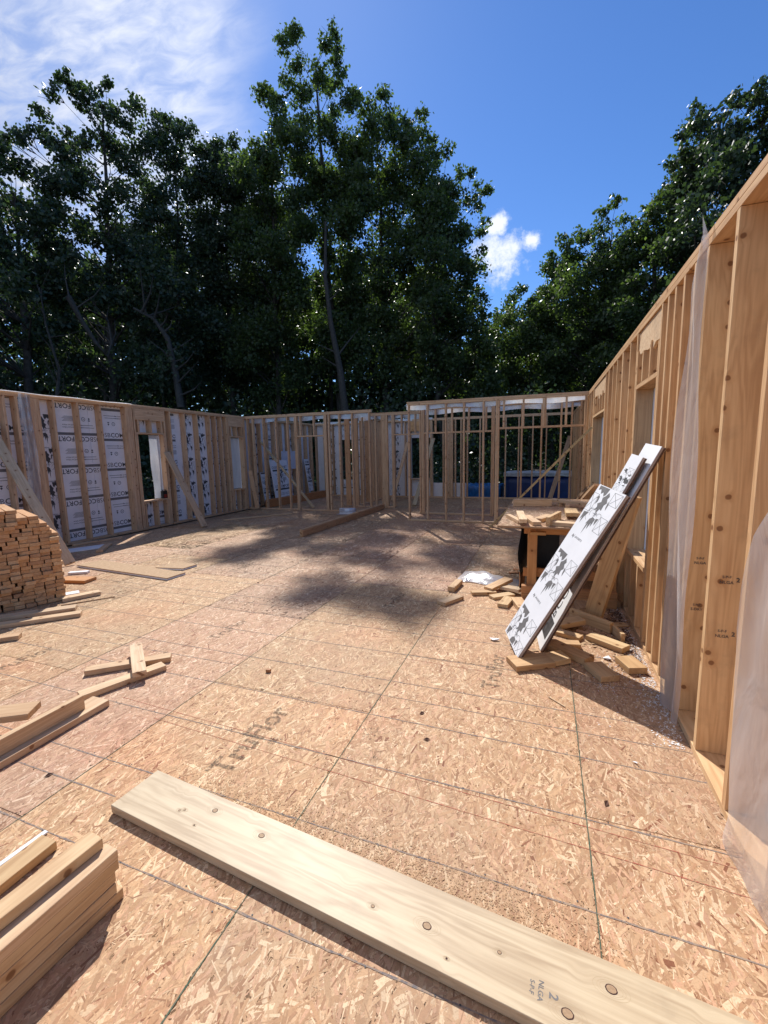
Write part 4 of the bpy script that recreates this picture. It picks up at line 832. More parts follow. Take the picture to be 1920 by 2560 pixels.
for x, y, a, lab in ((-0.57, 2.15, 20, 'curled dark leaf left of the stains'), (-0.66, 2.38, 60, 'dark torn leaf on the floor near a chalk line'), (0.30, 1.98, 70, 'small dry leaf on the floor at right'), (-3.31, 4.38, 0, 'dark twig-like leaf far out on the sunny floor'), (-2.30, 1.28, 70, 'thin curled leaf left of the plank')):
    s = 0.022; V = [(-s, 0, 0.001), (0, -s*.45, 0.004), (s, 0, 0.002), (0, s*.45, 0.008), (0, 0, 0.001)]; o = mesh_py('dry_leaf', V, [(0, 1, 4), (1, 2, 4), (2, 3, 4), (3, 0, 4)], M['leaf_dry']); o.location = (x, y, 0.003); o.rotation_euler = (0, 0, math.radians(a)); tag(o, lab, 'leaf')
# sawdust, chips and crumbs (nobody could count them)
def chips(name, n, fn, smin, smax, mat, label):
    c = np.array([fn() for _ in range(n)]); s = rng.uniform(smin, smax, n); a = rng.uniform(0, 6.28, n); as_ = rng.uniform(.15, .6, n); tl = rng.uniform(-.3, .3, n)
    q = np.array([(-1, -1), (1, -1), (1, 1), (-1, 1)]); lx = q[None, :, 0]*s[:, None]; ly = q[None, :, 1]*(s*as_)[:, None]
    X = c[:, 0:1]+lx*np.cos(a)[:, None]-ly*np.sin(a)[:, None]; Y = c[:, 1:2]+lx*np.sin(a)[:, None]+ly*np.cos(a)[:, None]; Zz = 0.0035+s[:, None]*.3*np.abs(tl)[:, None]+lx*tl[:, None]*.9
    V = np.stack([X, Y, np.maximum(Zz, .0028)], 2).reshape(-1, 3); o = mesh_np(name, V, np.arange(4*n).reshape(-1, 4), M[mat]); tag(o, label, None, None, 'stuff')
chips('wood_chips', 2600, lambda: (random.uniform(-4.5, 0.74), random.uniform(0.7, 6.5)), 0.0012, 0.0045, 'osbplain', 'fine wood chips and sawdust scattered over the floor')
chips('wood_chips', 5200, lambda: (lambda t: (-1.55+1.7*t+random.gauss(0, .10), 1.43-0.12*t+abs(random.gauss(0, .09))))(random.random()), 0.001, 0.0035, 'osbplain', 'band of sawdust along the far side of the big plank')
chips('foam_crumbs', 1500, lambda: (0.74-abs(random.gauss(0, .07)), random.uniform(2.5, 4.9)), 0.002, 0.007, 'foam_white', 'white foam crumbs along the foot of the right wall')
chips('wood_scraps', 150, lambda: (random.gauss(.35, .22), random.gauss(3.75, .4)), 0.006, 0.024, 'osbplain', 'small splinters and scraps among the offcuts by the right wall')
chips('foam_crumbs', 500, lambda: (random.gauss(.42, .12), random.gauss(3.2, .22)), 0.0015, 0.005, 'foam_white', 'white foam crumbs among the offcuts')
chips('wood_chips', 1300, lambda: (0.72-abs(random.gauss(0, .09)), random.uniform(3.3, 4.7)), 0.003, 0.012, 'leaf_dry', 'dark wood shavings at the foot of the right wall')

# ---------------------------------------------------------------- films on the right wall
def curt(u_, v_):       # left edge / right edge by height
    z = 2.64*v_
    ks = [(0, 2.99), (.3, 3.03), (.7, 3.09), (1.2, 3.14), (1.8, 3.09), (2.2, 3.04), (2.45, 3.04), (2.55, 2.95), (2.64, 2.86)]
    kl = [(0, 2.70), (.4, 2.70), (1.0, 2.69), (1.4, 2.76), (2.14, 2.77), (2.5, 2.80), (2.64, 2.82)]
    ya = float(np.interp(z, [k for k, _ in ks], [y for _, y in ks])); yb = float(np.interp(z, [k for k, _ in kl], [y for _, y in kl]))
    return (0.738-0.018*math.sin(u_*9+v_*3)*(1.15-v_)-0.012*math.sin(v_*13+u_*4), ya+(yb-ya)*u_, z+0.012)
film('plastic_film', 'tall sheet of clear film hanging against the sunlit studs of the right wall', curt, 22, 60, 'poly')
film('plastic_film', 'torn corner of film sticking up over the top plate of the right wall', lambda a, b: (0.735-0.01*b, 2.86-0.08*a*(1-b), 2.63+0.13*b), 3, 4, 'poly')
def curt2(a, b):
    z = 1.42*b; ks = [(0, 1.97), (.12, 1.92), (.45, 1.97), (.65, 2.02), (.86, 2.03), (1.05, 1.99), (1.25, 1.93), (1.42, 1.80)]
    ye = float(np.interp(z, [k for k, _ in ks], [y for _, y in ks])); foot = 0.008*max(0, 1-b*6)
    return (0.735-0.013*math.sin(a*22+b*4)-0.012*math.sin(a*7+b*9)-0.008*math.sin(a*41-b*6)-foot*(.6+.4*math.sin(a*9)), ye-1.6*a, 0.008+z*(1-0.05*math.sin(a*2)))
film('plastic_film', 'big slumped sheet of clear film at the lower right edge', curt2, 70, 40, 'poly')

# ---------------------------------------------------------------- wrapped bundles outside behind the house
def bundle(name, x0, x1, y0, y1, z0, z1, mat, label, topm=None):
    e = empty(name, ((x0+x1)/2, (y0+y1)/2, -0.72), label, 'lumber bundle')
    def face(nm, lo, hi, mt, am=0.03):
        nx, ny, nz = 22, 6, 5; V = {}; VV = []; F = []
        def idv(i, j, k):
            if (i, j, k) not in V:
                V[i, j, k] = len(VV); s = am*math.sin(i*1.9+k*2.3+j)+am*.6*random.uniform(-1, 1)
                VV.append((lo[0]+(hi[0]-lo[0])*i/nx-(x0+x1)/2, lo[1]+(hi[1]-lo[1])*j/ny+s*(1 if j in (0, ny) else 0)-(y0+y1)/2, lo[2]+(hi[2]-lo[2])*k/nz+(s*.7 if k == nz else 0)+0.72))
            return V[i, j, k]
        for i in range(nx):
            for k in range(nz):
                for j in (0, ny): F.append((idv(i, j, k), idv(i+1, j, k), idv(i+1, j, k+1), idv(i, j, k+1)))
            for j in range(ny):
                for k in (0, nz): F.append((idv(i, j, k), idv(i+1, j, k), idv(i+1, j+1, k), idv(i, j+1, k)))
        for j in range(ny):
            for k in range(nz):
                for i in (0, nx): F.append((idv(i, j, k), idv(i, j+1, k), idv(i, j+1, k+1), idv(i, j, k+1)))
        mesh_py(nm, VV, F, M[mt], e, True)
    face('wrapping', (x0, y0, z0), (x1, y1, z1), mat)
    if topm: face('top_cover', (x0-.06, y0-.06, z1+.03), (x1+.06, y1+.06, z1+.16), topm, .02)
    for k in range(3):
        x = x0+(x1-x0)*(.15+.35*k); member(e, 'bearer', (x, y0+.05, -0.74), (x+.1, y1-.05, z0-.002))
bundle('wrapped_bundle', -3.3, -1.55, 16.9, 18.2, -0.55, 0.24, 'tarp_blue', 'bright blue wrapped lumber bundle outside behind the rear wall', None)
bundle('wrapped_bundle', -1.35, 2.4, 16.4, 17.8, -0.55, 0.60, 'tarp_navy', 'dark navy wrapped bundle with a pale top outside behind the rear wall', 'wrap_white')

TREES = {
 'tall': (-13.1, 28.1, (-0.91, 14.3), (-1.2, 25.6), '-2.8,27.6,0.54 -2.3,27.1,0.57 0.1,27.8,0.52 0.3,27,0.43 -3.1,26.2,0.51 -2.3,25.9,0.63 -0.6,26.2,0.58 0.2,26,0.52 -3,24.9,0.52 -2,24.8,0.69 -0.3,25.1,0.64 -2.4,23.8,0.64 -1,24,0.76 0.3,24.5,0.41 -1.7,22.9,0.76 -0.1,23.1,0.53 -2.5,22.1,0.64 -0.8,22,0.83 -1.7,21.1,0.88 -0.2,20.8,0.89 -2.3,20,0.89 -0.9,19.5,1.01 0.4,19.6,0.78 -1.9,18.4,0.95 -0.3,18.1,1.02 -1.3,16.9,1.03 0.2,16.7,0.85 -2.2,15.6,0.97 -0.7,14.6,0.92 0.6,14.9,0.74 -1.7,13.4,0.86 0.4,10.6,1.05 -0.7,9.3,1.03 0.3,12.9,0.77 -1.2,8.2,0.79 0.3,8.9,0.97 0.3,15.6,0.92 -0.4,19,0.87 -1.3,20.3,1 -2.3,17.1,0.94 -2.5,10.5,0.83 -0.5,7.9,1.1 -1.8,10.4,1.1 -1.3,12.6,1.09 0.3,18.6,0.83 -1,16,0.78 0.8,21.2,0.83 -1.2,7.2,0.85 -1.4,8.8,0.84 -0.5,10.9,1.04 0.6,12,1.1 0.8,20.4,0.96 0,13.6,1.06'),
 'b': (-16.5, 25.0, (0.2, 12.6), (0.48, 21.6), '0.5,22.9,0.47 0.9,22.4,0.61 0.1,21.8,0.56 0.9,21.2,0.73 0.2,20.4,0.67 1.1,19.9,0.79 -0.3,19.2,0.73 0.7,18.5,0.91 -0.7,19.3,0.5 -0.4,18.1,0.85 1.6,10.7,0.87 -0.7,8.9,1.19 -1.7,12.5,1.02 1.9,18,1.03 -0.4,12.3,1.11 -2,8.1,1.15 -1.4,13.8,0.99 1.5,16.6,0.89 0.4,17.7,1.18 -1.7,7.3,1.06 -0.1,7.8,0.98 1,7.6,0.81 0.1,16.9,1.11 2.1,19.8,1.07 1,15.3,1.04 -1,16.8,0.77 -0.3,14.6,1.01 0.7,14.1,0.8 1.1,6.5,1.18 0.3,9.1,1.22 0.8,11.2,1.12 -0.9,5.8,1.08 1.8,14.5,0.95 -1.9,5.9,1.23 2,15.7,1.04 -1.3,15.9,0.85 1.7,9.1,1.21 -1.1,14.9,0.85 -0.8,9.8,1.18 1.6,12.2,1.11 -0.7,10.9,1.18 -0.8,7.3,1.17 2.4,19,0.91 -1.4,18.2,1.06 0.8,10,1.15 0.2,18.9,0.81 0.2,5.9,0.96 -1.8,9.7,1.18 1.1,12.8,1.2 0,13.4,0.92 -1.5,8.7,0.78 0.6,12.1,1'),
 'c': (-10.2, 28.2, (0.05, 12.8), (-0.18, 20.1), '-1.5,23.1,0.57 0.1,23.4,0.57 0.9,22.7,0.63 -0.6,22.3,0.8 -1.7,21.9,0.69 0.6,21.4,0.8 1.7,22,0.57 2.5,22.4,0.45 2.3,21.3,0.69 3.2,21.1,0.51 1.4,20.4,0.92 -0.6,20.6,0.92 3,19.9,0.69 3.5,20.2,0.4 -1.8,19.7,0.87 0.2,19.1,1.05 2,18.6,0.99 3.3,18.1,0.81 2,14.2,0.8 -1.8,9.6,0.84 -0.4,17.1,0.92 1.3,11.3,0.84 -2,18.2,1.2 -0.7,9.7,0.96 0.9,17.1,1.01 1.5,13.6,0.86 1.7,12.1,1.04 1.1,6.4,0.9 0.5,16.5,0.92 -1.1,16.8,0.99 3.1,14.9,1.14 4,17,0.77 3.1,10.6,0.78 -2.4,5.9,0.8 0.3,12.7,1.13 3.8,13.4,0.93 1.9,15.2,0.77 2.4,13.1,1.05 3.6,9.1,1 0,15.4,0.81 3.4,6.8,0.85 3.2,8,1.27 2.1,10,1 3.5,14.2,0.9 -2.4,11.4,1.2 1.9,17.7,0.87 0.1,8.3,1 -1.6,20.4,1.15 -0.3,10.4,0.92 2.4,6.2,1.19 0.7,9.1,1.16 -0.8,18.4,1.05 -1.7,8.4,1.19 1.6,8.9,0.9 -2.7,9,0.88 -1.1,14.1,0.78 -1.9,15.8,1.17 0.1,7.1,1.2 3,11.8,0.95 -2.6,12.5,0.97 2.7,8.9,0.87 -0,11.3,1.05 1.4,7.6,0.89 2.5,19.4,0.9 1,18.3,0.82 -2.2,16.9,0.99 -2.2,14.5,1.12 2.4,11.3,0.85 0.9,19.7,1.11 -1.2,12.2,1.07 3.9,12.3,1.22 1.1,14.3,0.99 4,9.9,0.99 -1.7,7.4,1.12 3.1,12.6,0.79 3.9,10.7,0.81 -0.3,14.2,1.08 2.9,9.9,0.96 1.7,12.8,0.81 -2.1,13.3,0.97 2.3,16.7,0.88 -1.5,17.5,1.03 2.4,15.8,0.89 2.5,7.2,1.03'),
 'd': (-6.2, 28.3, (-0.71, 10.9), (0.43, 16.7), '0.2,19,0.44 0.9,18.2,0.42 0.1,17.5,0.56 1.6,17.7,0.39 2.1,17.8,0.3 2.4,16.7,0.36 2.7,16.8,0.25 1.9,15.8,0.47 2.5,15.4,0.33 1.4,16.4,0.39 0.8,16.7,0.45 0.3,15.8,0.62 1.1,14.9,0.62 2.1,14.4,0.39 1.5,13.3,0.62 2.2,13.1,0.34 2,12,0.48 0.9,12,0.74 2.4,10.9,0.4 1.7,10.7,0.69 2.3,9.6,0.4 1.1,9.5,0.81 2,8.2,0.64 2.6,7.1,0.58 1.5,6.6,0.82 0.1,14.3,0.9 -0.4,8.8,0.99 -0.4,12.4,0.97 2.8,6,0.98 -0.2,16.5,1.13 -0.5,11.4,1.04 1,11.3,1.03 1.5,8.8,0.94 1.7,7.3,0.9 0.6,13.5,0.81 2.1,5.7,1.16 0.2,6.8,1.16 -1,10.6,0.89 2.6,8,0.95 -0.9,7.9,0.93 -0.2,15.4,0.86 -0.7,17.3,1.08 -0.7,13.7,1.11 0.7,12.8,0.75 0.8,14.2,0.81 0.9,7.7,1.03 0.5,6,0.95 2.6,8.9,0.83 0.9,10.3,1.15 -0.1,10.5,1 -0.9,14.6,0.77 -0.6,6,0.89 0.6,8.8,0.78 -1.1,6.6,1.01 1.6,12.5,0.91'),
 'l2': (-22.8, 17.9, (0.66, 10.3), (1.13, 19.0), '-0.5,20,0.35 -0.3,19.9,0.37 -0.9,19.2,0.41 -1.5,18.6,0.41 -1.9,17.3,0.45 -2.7,16.8,0.44 -3.1,16.9,0.31 -2.2,16.6,0.41 -1.4,17.8,0.46 0.2,19.4,0.47 0,20,0.28 0.8,20.3,0.38 1.4,20.9,0.34 1.2,20,0.48 1.6,19.6,0.53 0.5,19,0.52 -0.5,17.8,0.61 -1.1,17.2,0.46 0.2,17.6,0.62 2.5,20.4,0.34 2.7,19.8,0.5 2.1,18.9,0.59 2.9,18.8,0.6 3.3,18.3,0.61 1.2,18.1,0.68 1.8,8.3,0.77 1.1,12.8,0.8 -1.1,6.7,0.84 0.7,9.6,0.81 3.3,11.3,0.76 3.1,15.3,0.89 -1.2,10.1,0.9 -1.5,12.8,0.65 1.1,14.8,0.82 -1.1,7.8,0.87 -0.3,9.1,0.83 -0.3,15.6,0.84 -2,9.9,0.85 1.7,14.6,0.99 2.5,6.1,1.06 -1.4,8.4,0.65 2.2,17.5,0.91 1.8,12.4,0.76 2.1,7.7,0.96 -1.5,13.8,0.9 1.4,11.8,0.86 0.3,12.7,0.68 3.5,16.6,1.04 2.8,10.3,1.07 -0.6,14.9,0.79 1,13.6,0.69 -1.2,12.4,0.88 2.2,15.3,0.95 2.7,14.5,0.69 1.2,6.2,1.01 0.4,6.1,0.96 3.2,12.8,0.81 -1.9,5.7,0.63 -0.3,12.9,0.87 3.1,13.7,0.86 1.6,18,0.77 -0.4,16.2,0.77 -1.5,11.7,0.81 -1.6,10.9,0.9 -1.7,8.8,0.71 -1.1,10.8,0.75 0,6.8,0.7 0.2,11,0.7 0.5,14.3,0.64 3.4,14.6,0.69 -1.8,12.1,0.75 -0.2,13.7,0.7 2.5,11.6,1.05 -2.3,7.6,0.77 -0.2,12.1,0.67 2,10.4,0.76 0.2,16.6,0.77 -1.8,6.6,0.97 2.5,8.5,0.71 1.8,9,0.78 2,6.8,0.79 -0.4,10,0.72 1.5,9.6,0.76 1.8,16.2,0.74 3.1,9.2,1.04'),
 'l1': (-23.9, 14.5, (0.38, 9.3), (0.51, 13.9), '0.2,15.2,0.55 0.7,15.3,0.52 -0.5,15.1,0.62 1.1,15.1,0.52 -1.1,14.6,0.74 0.7,10.3,0.87 1.4,8.1,0.95 1,13.4,0.59 1.9,14.7,0.91 0.8,12.1,0.82 -0.1,10.9,0.62 1.6,10.4,0.75 -1.4,9.8,0.77 -1.2,8.7,0.73 2,13.6,0.7 -1.8,9.5,0.62 -2.3,10.1,0.59 -3.3,5.7,0.65 -1.8,8.1,0.74 -1.6,13.1,0.77 -0.6,13,0.57 -2,5.9,0.75 -2.4,11.2,0.83 -1.3,11.9,0.55 -3.1,7.4,0.64 -0.9,5.3,0.65 1.7,12.5,0.81 -1.4,7.5,0.58 -0,8.5,0.82 -0.5,11.4,0.72 -1.7,8.9,0.57 2.1,10.7,0.63 -1,6.2,0.77 1.6,7,0.65 -1.4,6.9,0.8 -2.9,5.8,0.55 0,13.8,0.84 -2.3,8.9,0.76 0.4,7.2,0.82 -2.7,10.4,0.55 1.2,9.5,0.61 -1.9,7.2,0.77 -0.5,14.5,0.84 -1.3,12.6,0.76 -1.9,10,0.55 -0.2,9.4,0.65 -2.9,8.5,0.61 0.5,9.1,0.61 -0.2,10,0.65 -0.6,13.8,0.84 -2.4,6.7,0.78 0.4,7.9,0.6 -2.5,11.8,0.69'),
 'l3': (-22.4, 22.8, (0.36, 11.7), (0.88, 20.3), '0.1,21.8,0.42 0.8,22.2,0.48 1.5,21.9,0.48 1.7,21.4,0.51 1.1,21,0.68 0.3,20.7,0.62 2.1,20.4,0.58 0.7,19.9,0.79 0.8,6.6,1.15 2.2,11.1,1.08 2.7,13.2,1.02 -0.1,16.3,0.86 -0.2,11.1,0.83 0.4,15.7,0.78 0.8,11.6,0.8 2.1,9.6,1.08 -1.3,9.4,0.78 2.2,16.7,0.84 2.4,15.6,1.13 1.2,16.8,1.14 -1,5.9,1.05 -0.1,19.7,0.94 -1,6.8,1.15 0.3,18.9,0.87 1,9.1,0.98 -0.4,9.1,1 -1.3,8.3,0.87 2,7.6,1.26 -0.6,15.1,1 2.3,14.4,1.22 0.5,14.9,0.77 2.3,6.4,0.94 2.2,18.8,0.79 0.3,13.9,0.89 2.8,18.2,1.01 -0.1,11.9,0.84 0.9,10.4,0.83 1.1,19.5,0.75 1.6,13.8,0.81 1.7,12.3,1.07 2.4,8.8,0.96 -1,12.2,1.06 -1.2,7.5,0.83 -1.2,13,0.79 -0.4,17.3,0.8 1.4,18.4,0.95 0.7,12.8,0.84 -1.2,10.8,0.97 -0.1,7.9,1.21 0.7,8.2,1 -0.7,18,0.86 2.6,11.9,0.94 -0.7,13.5,0.78 0.2,6,0.84'),
 'l4': (-20.7, 25.7, (0.19, 12.3), (0.5, 19.2), '-0.4,21.1,0.54 0.2,21.4,0.54 1.2,21.5,0.55 0.7,20.8,0.79 1.6,20.8,0.61 1.9,20,0.68 -0.4,20.2,0.78 2.2,14.8,1.25 2.4,9.9,0.87 0.4,11.1,1.24 2.4,17.9,1.11 2.6,9,0.95 0.5,13.9,1.27 0.7,9.7,1.26 1.8,10.7,1.11 0.7,17,1.27 0.7,18.1,0.87 -0.9,18.8,0.98 0.2,7.8,0.86 0.9,8.7,1.07 -1.2,14,0.98 0.4,7,1.05 2.4,19.3,1.23 -1.5,10.9,1.01 1,15.5,1.13 1.7,13.2,1.26 0.3,19,1.18 2.8,12.5,1.24 -0.6,8.5,0.85 1.8,12,1.14 -0.7,7.6,1.29 -1.2,9.4,1.22 2.5,16.7,1.19 -0.2,16.1,1.25 0.3,19.9,1.08 1,7.7,1.03 -1.2,15.8,1.19 1.3,20.1,0.84 -1.2,17.7,0.96 -0.5,6.2,1 -1.6,8.3,1.05 -0.6,14.8,1.2 -0.2,12.9,1.28 -0.4,17.4,0.85 2.7,20.3,1.2 1.4,16.4,1.21 -0.4,14,0.96 2.6,6.3,0.93 -0.3,9.4,0.87 3,15.6,0.94 1.5,18.2,0.96 -1.1,16.8,0.86 1.8,6.9,1.35 0.4,12.1,1.07 2.2,13.9,0.83 1.7,9.1,0.88 3.2,17.5,1.19'),
 'r1': (-1.0, 33.0, (-0.25, 8.3), (-0.77, 10.7), '-0.8,12.5,0.57 -1.5,11.6,0.64 -0.2,11.3,0.63 -2.5,10.6,0.58 -2.9,9.7,0.59 -0.8,10.5,1.02 1,8.8,1.27 -2.7,8.4,1.31 -0.9,7.3,1.21 1.2,10,1.22 1,11.4,1.19 -2.2,6.4,1.02 1.3,6.4,1.33 -2,7.4,0.88 0.2,10.1,1.17 -1.5,9.2,1.19 -3.5,6.7,1.14 -0.4,8.5,1.15 0.2,7.4,1.34 -0.5,6.2,1.1 -0.3,9.4,1.09 -1.5,5.9,1.1 -1.4,8.1,0.95 1.2,13.2,0.89 -1.6,10.1,0.86 -3.3,7.6,1.11 0.3,6.4,1.01 1,7.9,0.82 1.1,12.4,1.03 1.3,7.3,0.87 -1.7,6.8,0.9 -2.5,9.2,0.97 -3,6,1.01 0.9,5.7,0.86 0.4,11,0.86'),
 'r2': (3.7, 30.8, (-0.2, 10.3), (-0.53, 14.0), '-0.9,15,0.44 -0.2,15,0.44 0.2,14.5,0.43 -1.6,14.8,0.5 -2.4,14.5,0.51 -3.1,14.3,0.4 -3.8,13.7,0.4 -3.9,13.3,0.35 -2.8,13.6,0.57 -1.8,13.9,0.56 -0.9,14.1,0.61 0.1,13.6,0.49 -2.3,13.1,0.62 -3.4,12.4,0.52 -1.5,12.9,0.51 -2.6,12.3,0.69 -3.7,11.1,0.76 0.4,7.8,1.01 0.7,9.9,0.91 -0.5,9.4,0.94 -2.5,10.7,1.1 -2.1,5.9,0.9 -0.9,10.4,0.92 -0.1,8.8,0.76 -0.4,6.9,0.81 -2.1,11.5,0.83 -4,9.1,0.84 -1.3,7.2,1.07 -2.9,7.1,0.78 -1.4,9.6,0.85 -0.8,13.3,1.02 0.6,6.6,1.07 -2.9,6,0.94 -4,5.6,0.87 -1,12.2,0.8 -2.6,7.8,0.99 0.8,12.5,0.83 -0.7,5.7,1.18 -0.4,8.1,0.95 -0.7,10.9,0.77 0.9,8.7,1.15 -1.1,8.4,0.8 -3.9,9.8,1.18 -2.7,9.2,1.08 -3.7,6.4,0.99 0,12.4,1 0.8,11.4,0.8 0.2,13.1,0.76 -1.3,11.6,0.96 -2.4,9.9,1.06 0.8,10.6,0.71 0.1,11,0.96 0.6,5.5,1.12 -3.7,7.1,0.82 -0.4,11.7,0.75 -1.7,10.7,1.18 -1.6,8,0.99 -1,9,0.76 -3.8,8.4,0.81 -2.1,6.7,1.06 -3,11.9,0.86 -0.2,10.2,0.96 1,7.2,0.93 -2.9,13,0.91 0.7,13.4,1.01 -1.8,8.9,0.83 0.3,9.3,0.79 -1.8,12.1,0.74 -0.1,6.3,0.85'),
 'r3': (5.8, 28.4, (-0.37, 8.2), (-0.76, 13.4), '-1,13.8,0.49 -0.5,14.3,0.54 -1.3,13.3,0.6 0.8,7,0.94 -1,7.7,1.08 -1.9,10.6,0.8 -0.4,11.8,0.76 -1.2,6.5,0.74 0.4,15.7,0.73 -1.4,10.9,0.86 0.3,6.4,0.9 -2.1,12.4,0.83 -0.7,5.1,0.94 -1.6,9.1,0.8 -0.5,10.7,0.9 1.2,8.1,0.74 0.8,12.6,0.9 0.7,15.1,0.9 -0.1,7.5,0.75 -1.4,12.6,0.85 0.9,5.2,1.09 0.4,10.4,0.96 -1.3,10.2,0.83 0.9,8.9,0.9 0.3,12.2,1.04 -0.9,8.6,0.88 0.4,11.3,0.89 -0.5,7,0.86 -1.3,5.6,0.73 -0.8,13.1,0.69 -1.7,6.1,0.87 0.9,14,1 -0.8,9.6,0.89 1,9.7,0.96 1,13.1,0.67 -1.8,11.7,0.72 0.1,14.9,0.71 0.5,8.1,0.79 -1.9,8.3,1.1 0.9,11.7,0.93 0,5.5,0.75 -0,13.5,0.72 -1.8,7.1,0.77 -1.7,5.1,0.97 -0.1,8.7,0.96 -1.3,11.9,0.87 0.2,14,0.74 0.9,6.3,0.74 -0.1,9.7,0.79 -1.9,9.8,0.87 1.5,6.3,0.98 0.8,16.8,0.75 -0.4,6.3,0.78 0.1,4.7,1.05 0.8,16.2,0.78 1,11,0.84 1.6,4.6,0.91 1.4,7.1,0.74 -0.4,12.6,0.71 -0.1,11.1,0.88 1.5,5.3,0.71 -0.6,5.7,0.73 -0.8,12.2,0.76 1.2,10.3,0.69 0.4,9.2,0.72'),
 'r4': (7.7, 26.9, (-0.45, 8.7), (-0.98, 15.6), '-1.9,16.3,0.32 -1.6,17.1,0.36 -1.5,17.4,0.31 -1.1,17.6,0.31 -0.9,16.9,0.44 -1.7,15.6,0.46 -1.2,16.3,0.54 -0.4,17.1,0.35 -0.6,16.3,0.53 -2.2,15.3,0.42 0,14.7,0.85 -1,5.1,1.04 0.9,10,0.97 -0.7,8.9,0.74 -0.2,12.6,0.93 1,7.7,0.68 1.2,6.8,0.97 -1.5,14.8,0.73 0.8,5.2,0.9 0.8,11.3,0.78 -0.1,15.8,0.94 0.6,14.3,0.62 -0.4,12.1,0.69 -0,6.8,1.02 -0.9,11.6,0.96 -1.6,6.8,1.06 -0.1,9,0.79 -1,10.8,0.99 -1.3,13.2,1 -1.8,12.7,0.97 -0.5,13.8,0.96 -1.8,8.5,0.9 0.1,7.6,1 -0.5,8.1,0.84 0.5,15.2,0.8 0.3,10.3,0.79 0.3,16.1,0.72 -1.1,10.1,0.9 -1.1,7.2,1.01 -1.1,15.1,0.86 0.8,9,0.75 0.1,9.7,0.66 -0.3,6,0.68 -0.3,11.3,0.76 0.1,11.9,0.67 0.7,12.1,0.78 -0.3,10.4,0.71 -0.1,4.8,0.72 0.8,4.4,0.9 -1.5,7.8,0.83 0,5.5,0.97 -1.5,14.3,0.72 -0.9,6.2,0.81 0.2,14,0.89 -2.1,14.7,0.77 0.4,6.2,0.75 -2,11.8,0.98 -0.5,15.2,0.8 -1.8,10.2,0.83 0.6,13.3,0.92 -2.1,13.6,0.84 1.1,6.1,0.69 -1.9,11.1,0.8 -0.8,12.6,0.77 1.3,5.2,0.74 0.1,8.4,0.81 -1.7,6,0.89 -1.8,9.5,0.82 -1.2,9,0.83 0.3,12.9,0.67 -1,15.7,0.77 -1.1,8.2,0.72 -0.4,14.5,0.81 0.7,6.6,0.69 -1.6,4.7,1.03 0.7,10.8,0.7 -1.1,13.8,0.72 0.2,11.1,0.68 0.9,8.3,0.73 -0.4,9.7,0.66 1.4,4.5,0.81 -1.2,12.3,0.77 -0.8,16,0.64 -0.6,13.2,0.69'),
 'r5': (9.5, 25.3, (-0.52, 9.0), (-1.09, 15.6), '-2,16.9,0.33 -1.6,16.9,0.37 -1.2,16.9,0.4 -0.7,16.8,0.51 -2.1,16.4,0.46 -1.3,16.2,0.57 0.9,13.3,0.71 0.4,15.8,0.8 0.1,13.5,0.6 -1.5,11.5,0.66 2.6,11.4,0.79 -0.9,7.3,0.81 -1.7,12.5,1 2.6,10.1,0.89 -0.3,8.7,0.8 2.1,12.1,0.92 0.1,12,0.78 0.7,12.7,0.87 1.7,7.4,0.85 2,5.8,0.88 1.7,4.8,0.62 0,15.1,0.82 -1.3,8.4,0.86 0.2,9.9,0.88 -0.1,10.7,0.87 -1.9,14.9,0.64 1.1,8.6,0.68 2.9,4.9,0.6 0.8,7.2,0.94 -1.4,10.1,0.7 -0.3,5.5,0.91 2.5,8.7,0.73 1.6,11.9,0.87 -1,11.8,0.82 1.6,9.4,0.69 1.3,13.1,0.65 2.4,11.1,0.57 0,14.1,0.78 2.3,14.8,0.6 -0.9,10.6,0.77 1.1,11.6,0.58 1,9.3,0.7 -0.8,16,0.89 2.6,9.5,0.76 1.5,10.6,0.69 1.9,10.8,0.68 -0.3,9.6,0.79 0.6,6.5,0.88 -1.1,13.3,0.98 1,5.1,0.87 0.1,7.7,0.73 2.2,4.4,0.65 -0.6,4.9,1.05 2.4,13.5,0.84 1.3,16.4,0.9 -0.8,6,0.65 1.9,6.6,0.94 -0.6,14.8,0.89 0.5,14.3,0.62 -0,12.9,0.64 1.6,13.4,0.8 2.4,7.6,0.79 1.5,14.1,0.66 0.8,8.2,0.72 0.8,4.4,0.72 1.9,14.1,0.71 -0.3,6.5,0.68 -0.4,11.5,0.72 0.5,13.6,0.67 1.7,8.5,0.89 1.4,5.6,0.93 2.9,8.2,0.75 -1,9.7,0.7 -0.3,16.2,0.61 -1.1,9.1,0.84 2.9,5.7,0.93'),
}

